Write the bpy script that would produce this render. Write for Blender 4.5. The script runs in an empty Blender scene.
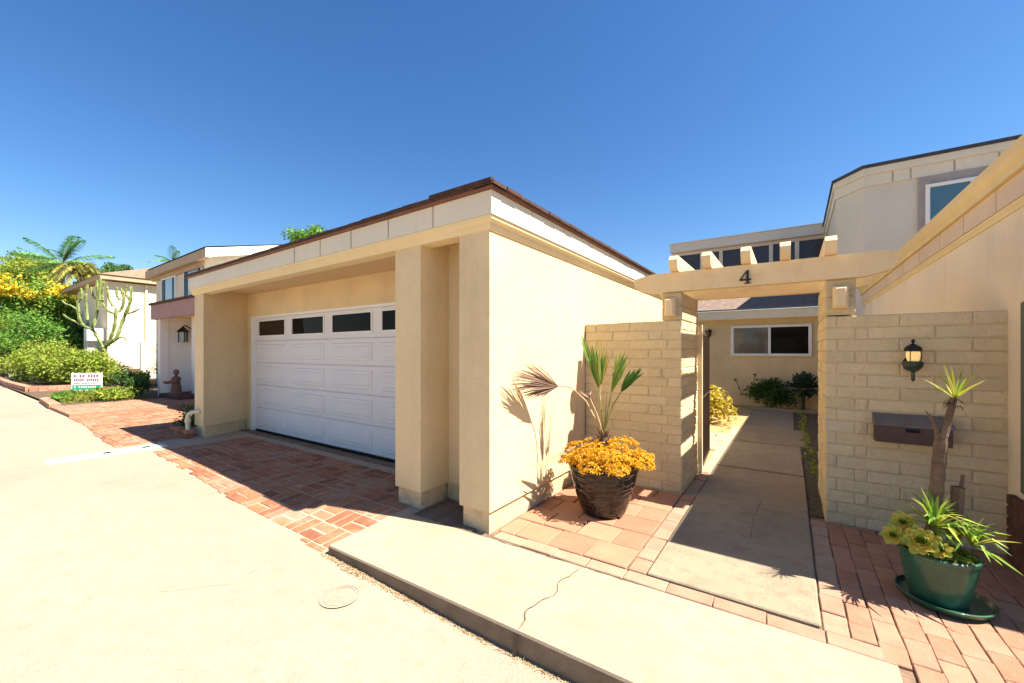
import bpy, bmesh, math, random
from mathutils import Vector, Matrix
R = math.radians
rng = random.Random(7)
scn = bpy.context.scene
col = scn.collection

# ------------------------------------------------------------------ camera numbers (measured from the photograph)
F = 407.0; HY = 351.5; YAW = math.atan(278 / 407.0); CH = 1.5
cc, ss = math.cos(YAW), math.sin(YAW)
def at(u, v, d):
    """world point at depth d (metres along the view axis) seen at u, v"""
    a = (u - 512) / F; z = (HY - v) / F
    return Vector(((-ss + a * cc) * d, (cc + a * ss) * d, CH + z * d))
def onY(u, v, Y):
    a = (u - 512) / F
    return at(u, v, Y / (cc + a * ss))
def onX(u, v, X):
    a = (u - 512) / F
    return at(u, v, X / (-ss + a * cc))

# ------------------------------------------------------------------ materials
def newmat(name):
    m = bpy.data.materials.new(name); m.use_nodes = True
    nt = m.node_tree; b = nt.nodes['Principled BSDF']
    return m, nt, b
def N(nt, t, **k):
    n = nt.nodes.new(t)
    for a, b in k.items():
        try: n.inputs[a].default_value = b
        except Exception: setattr(n, a, b)
    return n
def ramp(nt, src, stops):
    r = nt.nodes.new('ShaderNodeValToRGB'); nt.links.new(src, r.inputs['Fac'])
    e = r.color_ramp.elements
    while len(e) < len(stops): e.new(0.5)
    for i, (p, c) in enumerate(stops):
        e[i].position = p; e[i].color = (c[0], c[1], c[2], 1)
    return r.outputs['Color']
def coords(nt): return nt.nodes.new('ShaderNodeTexCoord').outputs['Object']
def mul(c, k): return tuple(max(0, min(1, x * k)) for x in c)

def mat(name, c, rough=.8, scale=3., var=.12, bump=.15, bscale=60., dist=.01, spec=.3, metal=0., coat=0., stain=None, stain_amt=.5, streak=False):
    """plain painted / mineral surface: large soft variation, fine bump, optional stains with a shape of their own"""
    m, nt, b = newmat(name); L = nt.links
    co = coords(nt)
    n1 = N(nt, 'ShaderNodeTexNoise', Scale=scale, Detail=6., Roughness=.6); L.new(co, n1.inputs['Vector'])
    out = ramp(nt, n1.outputs['Fac'], [(.3, mul(c, 1 - var)), (.7, mul(c, 1 + var))])
    if stain:
        v = co
        if streak:
            mp = N(nt, 'ShaderNodeMapping'); mp.inputs['Scale'].default_value = (1, 1, .3); L.new(co, mp.inputs['Vector']); v = mp.outputs['Vector']
        n3 = N(nt, 'ShaderNodeTexNoise', Scale=scale * 1.7, Detail=9., Roughness=.68, Distortion=.6); L.new(v, n3.inputs['Vector'])
        f = ramp(nt, n3.outputs['Fac'], [(.52, (0, 0, 0)), (.72, (stain_amt,) * 3)])
        mx = N(nt, 'ShaderNodeMix', data_type='RGBA'); L.new(f, mx.inputs['Factor']); L.new(out, mx.inputs['A']); mx.inputs['B'].default_value = (*stain, 1)
        out = mx.outputs['Result']
    L.new(out, b.inputs['Base Color'])
    b.inputs['Roughness'].default_value = rough; b.inputs['Metallic'].default_value = metal
    b.inputs['Specular IOR Level'].default_value = spec; b.inputs['Coat Weight'].default_value = coat
    if bump:
        n2 = N(nt, 'ShaderNodeTexNoise', Scale=bscale, Detail=5., Roughness=.6); L.new(co, n2.inputs['Vector'])
        bp = N(nt, 'ShaderNodeBump', Strength=bump, Distance=dist); L.new(n2.outputs['Fac'], bp.inputs['Height'])
        if name.startswith('stucco'):
            n5 = N(nt, 'ShaderNodeTexNoise', Scale=9., Detail=4., Roughness=.6); L.new(co, n5.inputs['Vector'])
            b5 = N(nt, 'ShaderNodeBump', Strength=.35, Distance=.02); L.new(n5.outputs['Fac'], b5.inputs['Height']); L.new(b5.outputs['Normal'], bp.inputs['Normal'])
        L.new(bp.outputs['Normal'], b.inputs['Normal'])
    return m

def island(name, stops, rough=.85, noise=.25, nscale=25., bump=.3, bscale=80., dist=.006, spec=.3, transl=0., worn=None, worn_amt=.6, wscale=4.):
    """each loose piece of the mesh (a brick, a leaf) takes its own tint"""
    m, nt, b = newmat(name); L = nt.links
    g = nt.nodes.new('ShaderNodeNewGeometry')
    c = ramp(nt, g.outputs['Random Per Island'], stops)
    co = coords(nt)
    if noise:
        n1 = N(nt, 'ShaderNodeTexNoise', Scale=nscale, Detail=5.); L.new(co, n1.inputs['Vector'])
        k = ramp(nt, n1.outputs['Fac'], [(.3, (1 - noise,) * 3), (.7, (1, 1, 1))])
        mx = N(nt, 'ShaderNodeMix', data_type='RGBA', blend_type='MULTIPLY'); mx.inputs['Factor'].default_value = 1
        L.new(c, mx.inputs['A']); L.new(k, mx.inputs['B']); c = mx.outputs['Result']
    if worn:
        for sc_, lo_, hi_, col_ in ((wscale, .50, .74, worn), (wscale * 5.3, .56, .74, worn), (wscale * .6, .58, .80, mul(worn, .35))):
            nw = N(nt, 'ShaderNodeTexNoise', Scale=sc_, Detail=9., Roughness=.72, Distortion=.3); L.new(co, nw.inputs['Vector'])
            fw = ramp(nt, nw.outputs['Fac'], [(lo_, (0, 0, 0)), (hi_, (worn_amt,) * 3)])
            mw = N(nt, 'ShaderNodeMix', data_type='RGBA'); L.new(fw, mw.inputs['Factor']); L.new(c, mw.inputs['A']); mw.inputs['B'].default_value = (*col_, 1); c = mw.outputs['Result']
    L.new(c, b.inputs['Base Color']); b.inputs['Roughness'].default_value = rough; b.inputs['Specular IOR Level'].default_value = spec
    if bump:
        n2 = N(nt, 'ShaderNodeTexNoise', Scale=bscale, Detail=5.); L.new(co, n2.inputs['Vector'])
        bp = N(nt, 'ShaderNodeBump', Strength=bump, Distance=dist); L.new(n2.outputs['Fac'], bp.inputs['Height'])
        L.new(bp.outputs['Normal'], b.inputs['Normal'])
    if transl:
        t = nt.nodes.new('ShaderNodeBsdfTranslucent'); L.new(c, t.inputs['Color'])
        ms = nt.nodes.new('ShaderNodeMixShader'); ms.inputs['Fac'].default_value = transl
        L.new(b.outputs['BSDF'], ms.inputs[1]); L.new(t.outputs['BSDF'], ms.inputs[2])
        L.new(ms.outputs['Shader'], nt.nodes['Material Output'].inputs['Surface'])
    return m
def leafmat(name, a, b_, c, transl=.35, rough=.55): return island(name, [(0, a), (.5, b_), (1, c)], rough=rough, noise=0, bump=0, spec=.35, transl=transl)

def glassmat(name, c, rough=.04, spec=.5):
    m, nt, b = newmat(name)
    b.inputs['Base Color'].default_value = (*c, 1); b.inputs['Roughness'].default_value = rough; b.inputs['Specular IOR Level'].default_value = spec
    n2 = N(nt, 'ShaderNodeTexNoise', Scale=2.5, Detail=1.); nt.links.new(coords(nt), n2.inputs['Vector'])
    bp = N(nt, 'ShaderNodeBump', Strength=.04, Distance=.05); nt.links.new(n2.outputs['Fac'], bp.inputs['Height']); nt.links.new(bp.outputs['Normal'], b.inputs['Normal'])
    return m

STUCCO = (.70, .545, .315)
M = {}
M['stucco'] = mat('stucco', STUCCO, .92, 1.6, .08, .7, 70, .010, .15, stain=(.50, .385, .225), stain_amt=.4, streak=True)
M['stucco_base'] = mat('stucco_plinth', (.62, .47, .28), .92, 3, .1, .8, 50, .012, .15, stain=(.30, .22, .13), stain_amt=.75)
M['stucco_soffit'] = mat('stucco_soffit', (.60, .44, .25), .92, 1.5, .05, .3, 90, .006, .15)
M['stucco_pale'] = mat('stucco_pale', (.66, .58, .45), .92, 1.2, .05, .3, 90, .006, .15, stain=(.45, .40, .33), stain_amt=.25, streak=True)
M['stucco_white'] = mat('stucco_white', (.74, .71, .65), .92, 1.2, .04, .3, 90, .006, .15)
M['stucco_light'] = mat('stucco_light', (.76, .64, .45), .92, 1.2, .05, .35, 90, .006, .15, stain=(.55, .44, .28), stain_amt=.35, streak=True)
M['stucco_grey'] = mat('stucco_grey', (.64, .57, .46), .92, 1.2, .05, .3, 90, .006, .15)
M['stucco_taupe'] = mat('stucco_taupe', (.34, .31, .28), .92, 6, .12, .3, 60, .006, .15)
M['stucco_cream'] = mat('stucco_cream', (.74, .62, .44), .92, .5, .04, .3, 90, .006, .15)
M['fascia'] = mat('fascia_board', (.68, .61, .46), .6, 2, .04, .1, 40, .003, .3, stain=(.5, .44, .33), stain_amt=.3, streak=True)
M['moulding'] = mat('moulding_paint', (.70, .57, .33), .7, 2, .05, .15, 40, .003, .3)
M['trim_yellow'] = mat('trim_board', (.66, .50, .24), .65, 3, .08, .15, 40, .003, .3)
M['seam'] = mat('seam_dark', (.38, .33, .25), .9, 5, .2, 0)
M['shingle_edge'] = mat('shingle_edge', (.065, .035, .026), .85, 9, .4, .6, 30, .01)
M['copper'] = mat('copper_flashing', (.17, .065, .036), .55, 6, .25, .1, 30, .003, .5, metal=.2)
M['roof_brown'] = mat('roof_shingle', (.20, .14, .105), .9, 8, .3, .8, 22, .02)
M['roof_tan'] = mat('roof_shake', (.25, .16, .105), .9, 5, .3, .8, 22, .02)
M['roof_dark'] = mat('roof_bitumen', (.055, .055, .065), .8, 4, .2, .4, 30, .01)
M['block'] = island('slump_block', [(0, (.56, .45, .265)), (.3, (.61, .49, .29)), (.8, (.64, .515, .305)), (1, (.60, .50, .33))], .93, .09, 9, .9, 30, .014, .15, worn=(.47, .37, .235), worn_amt=.35, wscale=1.6)
M['block_core'] = mat('block_mortar', (.50, .405, .25), .95, 8, .15, .5, 60, .008, .1)
M['post_block'] = mat('post_stucco', (.52, .43, .27), .93, 5, .1, .8, 45, .01, .12, stain=(.30, .25, .17), stain_amt=.5)
M['timber'] = mat('painted_timber', (.68, .53, .31), .7, 2.5, .07, .25, 30, .004, .25, stain=(.45, .30, .17), stain_amt=.4)
M['door_white'] = mat('garage_door_paint', (.70, .68, .655), .5, 2, .03, .12, 120, .002, .4)
M['frame_white'] = mat('white_frame', (.78, .77, .73), .5, 3, .03, .05, 60, .002, .4)
M['glass_dark'] = glassmat('dark_glass', (.010, .009, .008), .03, .04)
M['glass_brown'] = glassmat('brown_glass', (.03, .018, .011), .2, .08)
M['glass_grey'] = glassmat('grey_glass', (.11, .105, .09), .06, .4)
M['glass_teal'] = glassmat('teal_blind_glass', (.07, .17, .22), .1, .5)
M['glass_sky'] = glassmat('clerestory_glass', (.055, .05, .055), .12, .3)
M['glass_pale'] = glassmat('pale_glass', (.25, .30, .30), .05, .6)
M['black_metal'] = mat('black_metal', (.012, .012, .012), .45, 8, .2, .1, 60, .002, .5, metal=.3)
M['brown_metal'] = mat('brown_metal', (.055, .032, .02), .5, 8, .3, .1, 60, .002, .5, metal=.3)
M['mail_body'] = mat('mailbox_body', (.055, .026, .018), .5, 6, .3, .15, 40, .003, .5)
M['mail_lid'] = mat('mailbox_lid', (.13, .115, .11), .38, 6, .25, .1, 40, .003, .6)
M['verdigris'] = mat('lantern_bowl', (.035, .055, .035), .45, 14, .5, .2, 40, .003, .5, metal=.3)
M['pipe'] = mat('pipe_paint', (.66, .58, .42), .5, 6, .05, .05)
M['drain'] = mat('drain_concrete', (.66, .62, .56), .9, 5, .06, .3, 80, .004, .2)
M['crack'] = mat('crack', (.12, .09, .06), .95, 20, .3, 0)
M['moss'] = mat('joint_soil', (.10, .085, .06), .98, 25, .5, .8, 90, .01, .1)
M['soil'] = mat('soil', (.13, .09, .06), .98, 8, .35, .9, 45, .02, .1)
M['mortar'] = mat('mortar', (.36, .29, .215), .95, 12, .15, .4, 80, .006, .1)
M['brick'] = island('driveway_brick', [(0, (.24, .095, .055)), (.35, (.34, .135, .065)), (.7, (.40, .175, .085)), (1, (.36, .19, .12))], .88, .22, 14, .4, 60, .006, .2, worn=(.40, .29, .205), worn_amt=.75, wscale=2.2)
M['paver'] = island('clay_paver', [(0, (.31, .16, .095)), (.5, (.35, .185, .115)), (1, (.39, .225, .145))], .88, .18, 9, .4, 60, .008, .2, worn=(.36, .245, .165), worn_amt=.6, wscale=3.)
M['paver_pale'] = island('pale_paver', [(0, (.34, .20, .13)), (.5, (.37, .24, .16)), (1, (.35, .26, .18))], .9, .18, 9, .4, 60, .008, .2, worn=(.33, .25, .18), worn_amt=.6, wscale=3.)
M['tile'] = island('terracotta_tile', [(0, (.33, .16, .095)), (.5, (.37, .185, .11)), (1, (.40, .215, .13))], .8, .14, 6, .3, 50, .007, .25, worn=(.37, .23, .145), worn_amt=.55, wscale=2.5)
M['brick_edge'] = island('edging_brick', [(0, (.38, .17, .10)), (1, (.52, .28, .18))], .9, .2, 12, .4, 60, .006)
M['plaster_dark'] = mat('brick_red_dark', (.10, .045, .03), .9, 9, .4, .5, 40, .01)
M['cabinet'] = mat('cabinet_paint', (.10, .115, .085), .55, 4, .1, .05)
M['mauve'] = mat('mauve_fascia', (.34, .20, .17), .75, 3, .1, .2)
M['statue'] = mat('statue_clay', (.15, .085, .055), .8, 12, .3, .4, 40, .01)
M['bark'] = mat('bark', (.15, .105, .072), .95, 12, .35, .9, 30, .03, .1)
M['bark_palm'] = mat('palm_bark', (.15, .11, .08), .95, 12, .35, .9, 30, .03, .1)

def concrete_mat(name, c, stain, s=.55, joint=None, slabs=False):
    m, nt, b = newmat(name); L = nt.links; co = coords(nt)
    n1 = N(nt, 'ShaderNodeTexNoise', Scale=s, Detail=8., Roughness=.65, Distortion=.4); L.new(co, n1.inputs['Vector'])
    c1 = ramp(nt, n1.outputs['Fac'], [(.30, mul(c, .84)), (.5, c), (.72, mul(c, 1.08))])
    n2 = N(nt, 'ShaderNodeTexNoise', Scale=7., Detail=10., Roughness=.75); L.new(co, n2.inputs['Vector'])
    f2 = ramp(nt, n2.outputs['Fac'], [(.48, (0, 0, 0)), (.75, (.7, .7, .7))])
    mx = N(nt, 'ShaderNodeMix', data_type='RGBA'); L.new(f2, mx.inputs['Factor']); L.new(c1, mx.inputs['A']); mx.inputs['B'].default_value = (*stain, 1)
    n4 = N(nt, 'ShaderNodeTexVoronoi', Scale=38.); L.new(co, n4.inputs['Vector'])
    f4 = ramp(nt, n4.outputs['Distance'], [(.04, (.5, .5, .5)), (.1, (0, 0, 0))])
    n6 = N(nt, 'ShaderNodeTexNoise', Scale=170., Detail=3., Roughness=.7); L.new(co, n6.inputs['Vector'])
    k6 = ramp(nt, n6.outputs['Fac'], [(.35, (.68, .67, .65)), (.6, (1.06, 1.06, 1.06))])
    m6 = N(nt, 'ShaderNodeMix', data_type='RGBA', blend_type='MULTIPLY'); m6.inputs['Factor'].default_value = 1; L.new(mx.outputs['Result'], m6.inputs['A']); L.new(k6, m6.inputs['B'])
    m4 = N(nt, 'ShaderNodeMix', data_type='RGBA'); L.new(f4, m4.inputs['Factor']); L.new(m6.outputs['Result'], m4.inputs['A']); m4.inputs['B'].default_value = (*mul(stain, .6), 1)
    oc = m4.outputs['Result']
    if slabs:
        gi = nt.nodes.new('ShaderNodeNewGeometry'); ki = ramp(nt, gi.outputs['Random Per Island'], [(0, (.80, .81, .82)), (.5, (1, .98, .95)), (1, (.92, .94, .97))])
        mi = N(nt, 'ShaderNodeMix', data_type='RGBA', blend_type='MULTIPLY'); mi.inputs['Factor'].default_value = 1; L.new(oc, mi.inputs['A']); L.new(ki, mi.inputs['B']); oc = mi.outputs['Result']
    L.new(oc, b.inputs['Base Color']); b.inputs['Roughness'].default_value = .93; b.inputs['Specular IOR Level'].default_value = .15
    n3 = N(nt, 'ShaderNodeTexNoise', Scale=120., Detail=4.); L.new(co, n3.inputs['Vector'])
    bp = N(nt, 'ShaderNodeBump', Strength=.3, Distance=.004); L.new(n3.outputs['Fac'], bp.inputs['Height']); L.new(bp.outputs['Normal'], b.inputs['Normal'])
    return m
M['street'] = concrete_mat('street_concrete', (.375, .298, .222), (.28, .215, .15), .45)
M['slab'] = concrete_mat('pavement_concrete', (.415, .325, .23), (.31, .23, .15), .8)
M['walk'] = concrete_mat('walk_concrete', (.345, .285, .20), (.19, .15, .10), 1.3, slabs=True)
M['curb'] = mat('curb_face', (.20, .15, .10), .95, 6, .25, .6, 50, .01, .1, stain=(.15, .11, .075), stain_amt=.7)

def glaze():
    m, nt, b = newmat('black_glaze'); L = nt.links; co = coords(nt)
    mp = N(nt, 'ShaderNodeMapping'); mp.inputs['Scale'].default_value = (5, 5, 17); mp.inputs['Rotation'].default_value = (.12, .1, 0); L.new(co, mp.inputs['Vector'])
    nz = N(nt, 'ShaderNodeTexNoise', Scale=6., Detail=3.); L.new(co, nz.inputs['Vector'])
    va = N(nt, 'ShaderNodeMix', data_type='RGBA', blend_type='ADD'); va.inputs['Factor'].default_value = 1.; L.new(mp.outputs['Vector'], va.inputs['A']); L.new(nz.outputs['Color'], va.inputs['B'])
    v = N(nt, 'ShaderNodeTexVoronoi', Scale=1.); v.feature = 'DISTANCE_TO_EDGE'; L.new(va.outputs['Result'], v.inputs['Vector'])
    L.new(ramp(nt, v.outputs['Distance'], [(0, (.038, .03, .025)), (.05, (.010, .008, .006)), (.2, (.0035, .003, .003))]), b.inputs['Base Color'])
    b.inputs['Roughness'].default_value = .17; b.inputs['Specular IOR Level'].default_value = .5
    bp = N(nt, 'ShaderNodeBump', Strength=.5, Distance=.008); L.new(ramp(nt, v.outputs['Distance'], [(0, (0, 0, 0)), (.22, (1, 1, 1))]), bp.inputs['Height']); L.new(bp.outputs['Normal'], b.inputs['Normal'])
    return m
M['glaze'] = glaze()
M['green_pot'] = mat('green_pot_glaze', (.020, .080, .046), .3, 7, .25, .1, 30, .004, .5, coat=.15)

M['leaf_green'] = leafmat('leaf_green', (.05, .14, .015), (.10, .24, .025), (.20, .36, .05))
M['leaf_mid'] = leafmat('leaf_mid', (.08, .16, .02), (.16, .27, .03), (.28, .36, .05))
M['leaf_olive'] = leafmat('leaf_olive', (.12, .20, .02), (.23, .32, .03), (.36, .36, .05))
M['leaf_dark'] = leafmat('leaf_dark', (.03, .07, .015), (.05, .12, .02), (.10, .18, .04))
M['leaf_bluish'] = leafmat('leaf_bluish', (.02, .045, .03), (.03, .07, .045), (.055, .10, .06), .15)
M['palm_leaf'] = leafmat('palm_leaf', (.07, .22, .06), (.13, .32, .08), (.22, .42, .12))
M['palm_leaf_dry'] = leafmat('palm_leaf_dry', (.22, .26, .04), (.36, .36, .07), (.40, .33, .09))
M['flower_yellow'] = leafmat('flower_yellow', (.60, .38, .01), (.68, .48, .015), (.55, .45, .03), .3)
M['sedum'] = island('sedum_leaf', [(0, (.34, .30, .02)), (.12, (.60, .22, .01)), (.3, (.70, .36, .012)), (.7, (.76, .46, .018)), (1, (.80, .58, .06))], rough=.5, noise=0, bump=0, transl=.3)
M['dead_leaf'] = leafmat('dead_leaf', (.20, .125, .085), (.28, .18, .12), (.38, .26, .17), .25)
M['fan_green'] = leafmat('fan_green', (.07, .18, .025), (.15, .28, .05), (.42, .44, .10), .35)
M['fan_dark'] = leafmat('fan_dark', (.03, .10, .015), (.05, .14, .02), (.08, .18, .025), .3)
M['stem_green'] = mat('stem_green', (.20, .20, .05), .6, 12, .3, .1)
M['stem_dry'] = mat('stem_dry', (.40, .27, .14), .8, 12, .3, .2)
M['yucca_leaf'] = leafmat('yucca_leaf', (.22, .30, .03), (.40, .42, .05), (.55, .48, .08), .3)
M['agave_leaf'] = leafmat('agave_leaf', (.08, .22, .02), (.26, .38, .04), (.62, .56, .08), .3)
M['aeonium'] = leafmat('aeonium_leaf', (.40, .46, .08), (.58, .54, .10), (.66, .46, .07), .25)
M['cactus'] = mat('cactus_skin', (.17, .21, .06), .6, 6, .4, .4, 40, .01, .3, stain=(.40, .36, .14), stain_amt=.8)
M['grass_blade'] = leafmat('grass_blade', (.12, .20, .02), (.24, .28, .03), (.38, .33, .06), .35)
M['litter'] = leafmat('litter', (.34, .22, .10), (.46, .33, .15), (.26, .17, .08), .1)
M['hill'] = mat('hill_scrub', (.10, .12, .04), .95, .15, .5, 0)
M['terrain'] = mat('terrain_earth', (.22, .18, .12), .95, .3, .2, 0)
M['sign_white'] = mat('sign_board', (.78, .77, .74), .5, 5, .03, 0)
M['sign_green'] = mat('sign_green', (.02, .30, .13), .5, 5, .05, 0)
M['sign_ink'] = mat('sign_ink', (.20, .09, .09), .6, 5, .05, 0)

# warm old lamp glass
def lampglass():
    m, nt, b = newmat('lamp_glass')
    b.inputs['Base Color'].default_value = (.85, .62, .28, 1); b.inputs['Roughness'].default_value = .2; b.inputs['Transmission Weight'].default_value = .6; b.inputs['Emission Color'].default_value = (1, .72, .30, 1); b.inputs['Emission Strength'].default_value = .14
    n2 = N(nt, 'ShaderNodeTexNoise', Scale=30.); nt.links.new(coords(nt), n2.inputs['Vector'])
    bp = N(nt, 'ShaderNodeBump', Strength=.2, Distance=.005); nt.links.new(n2.outputs['Fac'], bp.inputs['Height']); nt.links.new(bp.outputs['Normal'], b.inputs['Normal'])
    return m
M['lamp_glass'] = lampglass()

# ------------------------------------------------------------------ mesh builder
class MB:
    def __init__(s): s.v = []; s.f = []; s.m = []
    def add(s, pts, faces, m=0):
        o = len(s.v); s.v += [Vector(p) for p in pts]
        for f in faces: s.f.append([o + i for i in f]); s.m.append(m)
    def poly(s, pts, m=0): s.add(pts, [range(len(pts))], m)
    def box(s, x0, x1, y0, y1, z0, z1, m=0):
        s.prism([(x0, y0), (x1, y0), (x1, y1), (x0, y1)], z0, z1, m)
    def prism(s, poly, z0, z1, m=0, top=None):
        n = len(poly)
        t = top or poly
        p = [(x, y, z0) for x, y in poly] + [(x, y, z1) for x, y in t]
        fs = [list(range(n))[::-1], list(range(n, 2 * n))] + [[i, (i + 1) % n, n + (i + 1) % n, n + i] for i in range(n)]
        s.add(p, fs, m)
    def cbox(s, x0, x1, y0, y1, z0, z1, b=.01, m=0, j=0.):
        """box with chamfered edges, one loose piece"""
        b = min(b, .45 * min(x1 - x0, y1 - y0, z1 - z0))
        X = (x0, x1); Y = (y0, y1); Z = (z0, z1); P = []; idx = {}
        for i in (0, 1):
            for k in (0, 1):
                for l in (0, 1):
                    sx, sy, sz = (1 - 2 * i), (1 - 2 * k), (1 - 2 * l)
                    jx, jy, jz = (rng.uniform(-j, j) for _ in range(3))
                    x, y, z = X[i] + jx, Y[k] + jy, Z[l] + jz
                    idx[(i, k, l, 'x')] = len(P); P.append((x, y + sy * b, z + sz * b))
                    idx[(i, k, l, 'y')] = len(P); P.append((x + sx * b, y, z + sz * b))
                    idx[(i, k, l, 'z')] = len(P); P.append((x + sx * b, y + sy * b, z))
        g = lambda *a: idx[a]
        fs = []
        for i in (0, 1):
            q = [g(i, 0, 0, 'x'), g(i, 1, 0, 'x'), g(i, 1, 1, 'x'), g(i, 0, 1, 'x')]; fs.append(q if i else q[::-1])
            q = [g(0, i, 0, 'y'), g(1, i, 0, 'y'), g(1, i, 1, 'y'), g(0, i, 1, 'y')]; fs.append(q[::-1] if i else q)
            q = [g(0, 0, i, 'z'), g(1, 0, i, 'z'), g(1, 1, i, 'z'), g(0, 1, i, 'z')]; fs.append(q if i else q[::-1])
        for k in (0, 1):
            for l in (0, 1):
                fs.append([g(0, k, l, 'y'), g(1, k, l, 'y'), g(1, k, l, 'z'), g(0, k, l, 'z')])
                fs.append([g(k, 0, l, 'x'), g(k, 1, l, 'x'), g(k, 1, l, 'z'), g(k, 0, l, 'z')])
                fs.append([g(k, l, 0, 'x'), g(k, l, 1, 'x'), g(k, l, 1, 'y'), g(k, l, 0, 'y')])
        for i in (0, 1):
            for k in (0, 1):
                for l in (0, 1): fs.append([g(i, k, l, 'x'), g(i, k, l, 'y'), g(i, k, l, 'z')])
        s.add(P, fs, m)
    def paver(s, x0, x1, y0, y1, z, th=.05, b=.006, m=0, zf=None):
        j = lambda: rng.uniform(-.0045, .0045)
        dz = rng.uniform(-.004, .003)
        c = [(x0 + j(), y0 + j()), (x1 + j(), y0 + j()), (x1 + j(), y1 + j()), (x0 + j(), y1 + j())]
        ins = [(c[0][0] + b, c[0][1] + b), (c[1][0] - b, c[1][1] + b), (c[2][0] - b, c[2][1] - b), (c[3][0] + b, c[3][1] - b)]
        h = (lambda x, y: zf(x, y) + z) if zf else (lambda x, y: z)
        P = [(x, y, h(x, y) - th) for x, y in c] + [(x, y, h(x, y) + dz - b) for x, y in c] + [(x, y, h(x, y) + dz) for x, y in ins]
        fs = [[8, 9, 10, 11]]
        for i in range(4):
            k = (i + 1) % 4; fs += [[i, k, 4 + k, 4 + i], [4 + i, 4 + k, 8 + k, 8 + i]]
        s.add(P, fs, m)
    def tube(s, path, rad, n=8, m=0, cap=True, rib=0.):
        path = [Vector(p) for p in path]; k = len(path)
        if not isinstance(rad, (list, tuple)): rad = [rad] * k
        rings = []; up = Vector((0, 0, 1)); prev = None
        for i, p in enumerate(path):
            t = (path[min(i + 1, k - 1)] - path[max(i - 1, 0)]).normalized()
            if prev is None: x = t.orthogonal().normalized()
            else:
                x = prev - t * prev.dot(t)
                x = x.normalized() if x.length > 1e-5 else t.orthogonal().normalized()
            prev = x; y = t.cross(x)
            rings.append([p + (x * math.cos(a) + y * math.sin(a)) * rad[i] * (1 - (rib if q % 2 else 0)) for q, a in enumerate([2 * math.pi * w / n for w in range(n)])])
        P = [q for r in rings for q in r]; fs = []
        for i in range(k - 1):
            for q in range(n): fs.append([i * n + q, i * n + (q + 1) % n, (i + 1) * n + (q + 1) % n, (i + 1) * n + q])
        if cap: fs += [list(range(n))[::-1], list(range((k - 1) * n, k * n))]
        s.add(P, fs, m)
    def lathe(s, prof, c, n=32, m=0, sx=1., sy=1.):
        P = []; fs = []; k = len(prof)
        for r, z in prof:
            for q in range(n):
                a = 2 * math.pi * q / n; P.append((c[0] + r * math.cos(a) * sx, c[1] + r * math.sin(a) * sy, c[2] + z))
        for i in range(k - 1):
            for q in range(n): fs.append([i * n + q, i * n + (q + 1) % n, (i + 1) * n + (q + 1) % n, (i + 1) * n + q])
        fs += [list(range(n))[::-1], list(range((k - 1) * n, k * n))]
        s.add(P, fs, m)
    def leaf(s, p, d, nrm, l, w, m=0, curl=.15):
        d = d.normalized(); side = d.cross(nrm)
        side = side.normalized() if side.length > 1e-4 else d.orthogonal().normalized()
        n2 = side.cross(d)
        s.add([p, p + d * l * .45 + side * w * .5 + n2 * l * curl * .3, p + d * l - n2 * l * curl * .3, p + d * l * .45 - side * w * .5 + n2 * l * curl * .3], [[0, 1, 2, 3]], m)
    def spoon(s, p, d, nrm, l, w, m=0, cup=.3):
        d = d.normalized(); sd = d.cross(nrm); sd = sd.normalized() if sd.length > 1e-4 else d.orthogonal().normalized(); n2 = sd.cross(d)
        k = [(0, .16, 0), (.35, .34, .02), (.65, .5, .10), (.86, .40, .22), (1.0, .10, .32)]; P = []
        for t, h, z in k: P += [p + d * l * t + sd * w * h + n2 * l * (z * cup + .12 * h), p + d * l * t + n2 * l * z * cup, p + d * l * t - sd * w * h + n2 * l * (z * cup + .12 * h)]
        s.add(P, [f for i in range(4) for f in ([i * 3, i * 3 + 1, i * 3 + 4, i * 3 + 3], [i * 3 + 1, i * 3 + 2, i * 3 + 5, i * 3 + 4])], m)
    def blade(s, path, widths, nrm, m=0, fold=.25):
        """strap leaf along a path, folded along its midrib"""
        P = []; k = len(path)
        for i, p in enumerate(path):
            t = (path[min(i + 1, k - 1)] - path[max(i - 1, 0)]).normalized()
            sd = t.cross(nrm); sd = sd.normalized() if sd.length > 1e-4 else t.orthogonal().normalized()
            n2 = sd.cross(t); w = widths[i] * .5
            P += [p + sd * w + n2 * w * fold, p, p - sd * w + n2 * w * fold]
        fs = []
        for i in range(k - 1):
            a = i * 3; fs += [[a, a + 1, a + 4, a + 3], [a + 1, a + 2, a + 5, a + 4]]
        s.add(P, fs, m)

def rv():
    while True:
        v = Vector((rng.uniform(-1, 1), rng.uniform(-1, 1), rng.uniform(-1, 1)))
        if .05 < v.length < 1: return v.normalized()
def foliage(mb, c, rad, n, size, m=0, clumps=14, asp=.5, spread=.42, flat=False, lo=-1.):
    """leaves in uneven clumps spread through an ellipsoid"""
    c = Vector(c); cl = []
    for _ in range(clumps):
        d = rv(); k = rng.uniform(.35, .95)
        if d.z < lo: d.z = abs(d.z)
        cl.append((Vector((d.x * rad[0] * k, d.y * rad[1] * k, d.z * rad[2] * k)), rng.uniform(.6, 1.25)))
    for _ in range(n):
        o, q = rng.choice(cl); d = rv(); r = rng.random() ** .5 * spread * q
        p = c + o + Vector((d.x * rad[0] * r, d.y * rad[1] * r, d.z * rad[2] * r))
        if flat and p.z < c.z - rad[2] * .95: p.z = c.z - rad[2] * rng.uniform(.6, .95)
        nrm = (d + rv() * .8 + Vector((0, 0, .4))).normalized(); dr = rv() + d * .6
        l = size * rng.uniform(.6, 1.35); mb.leaf(p, dr, nrm, l, l * asp, m)

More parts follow.
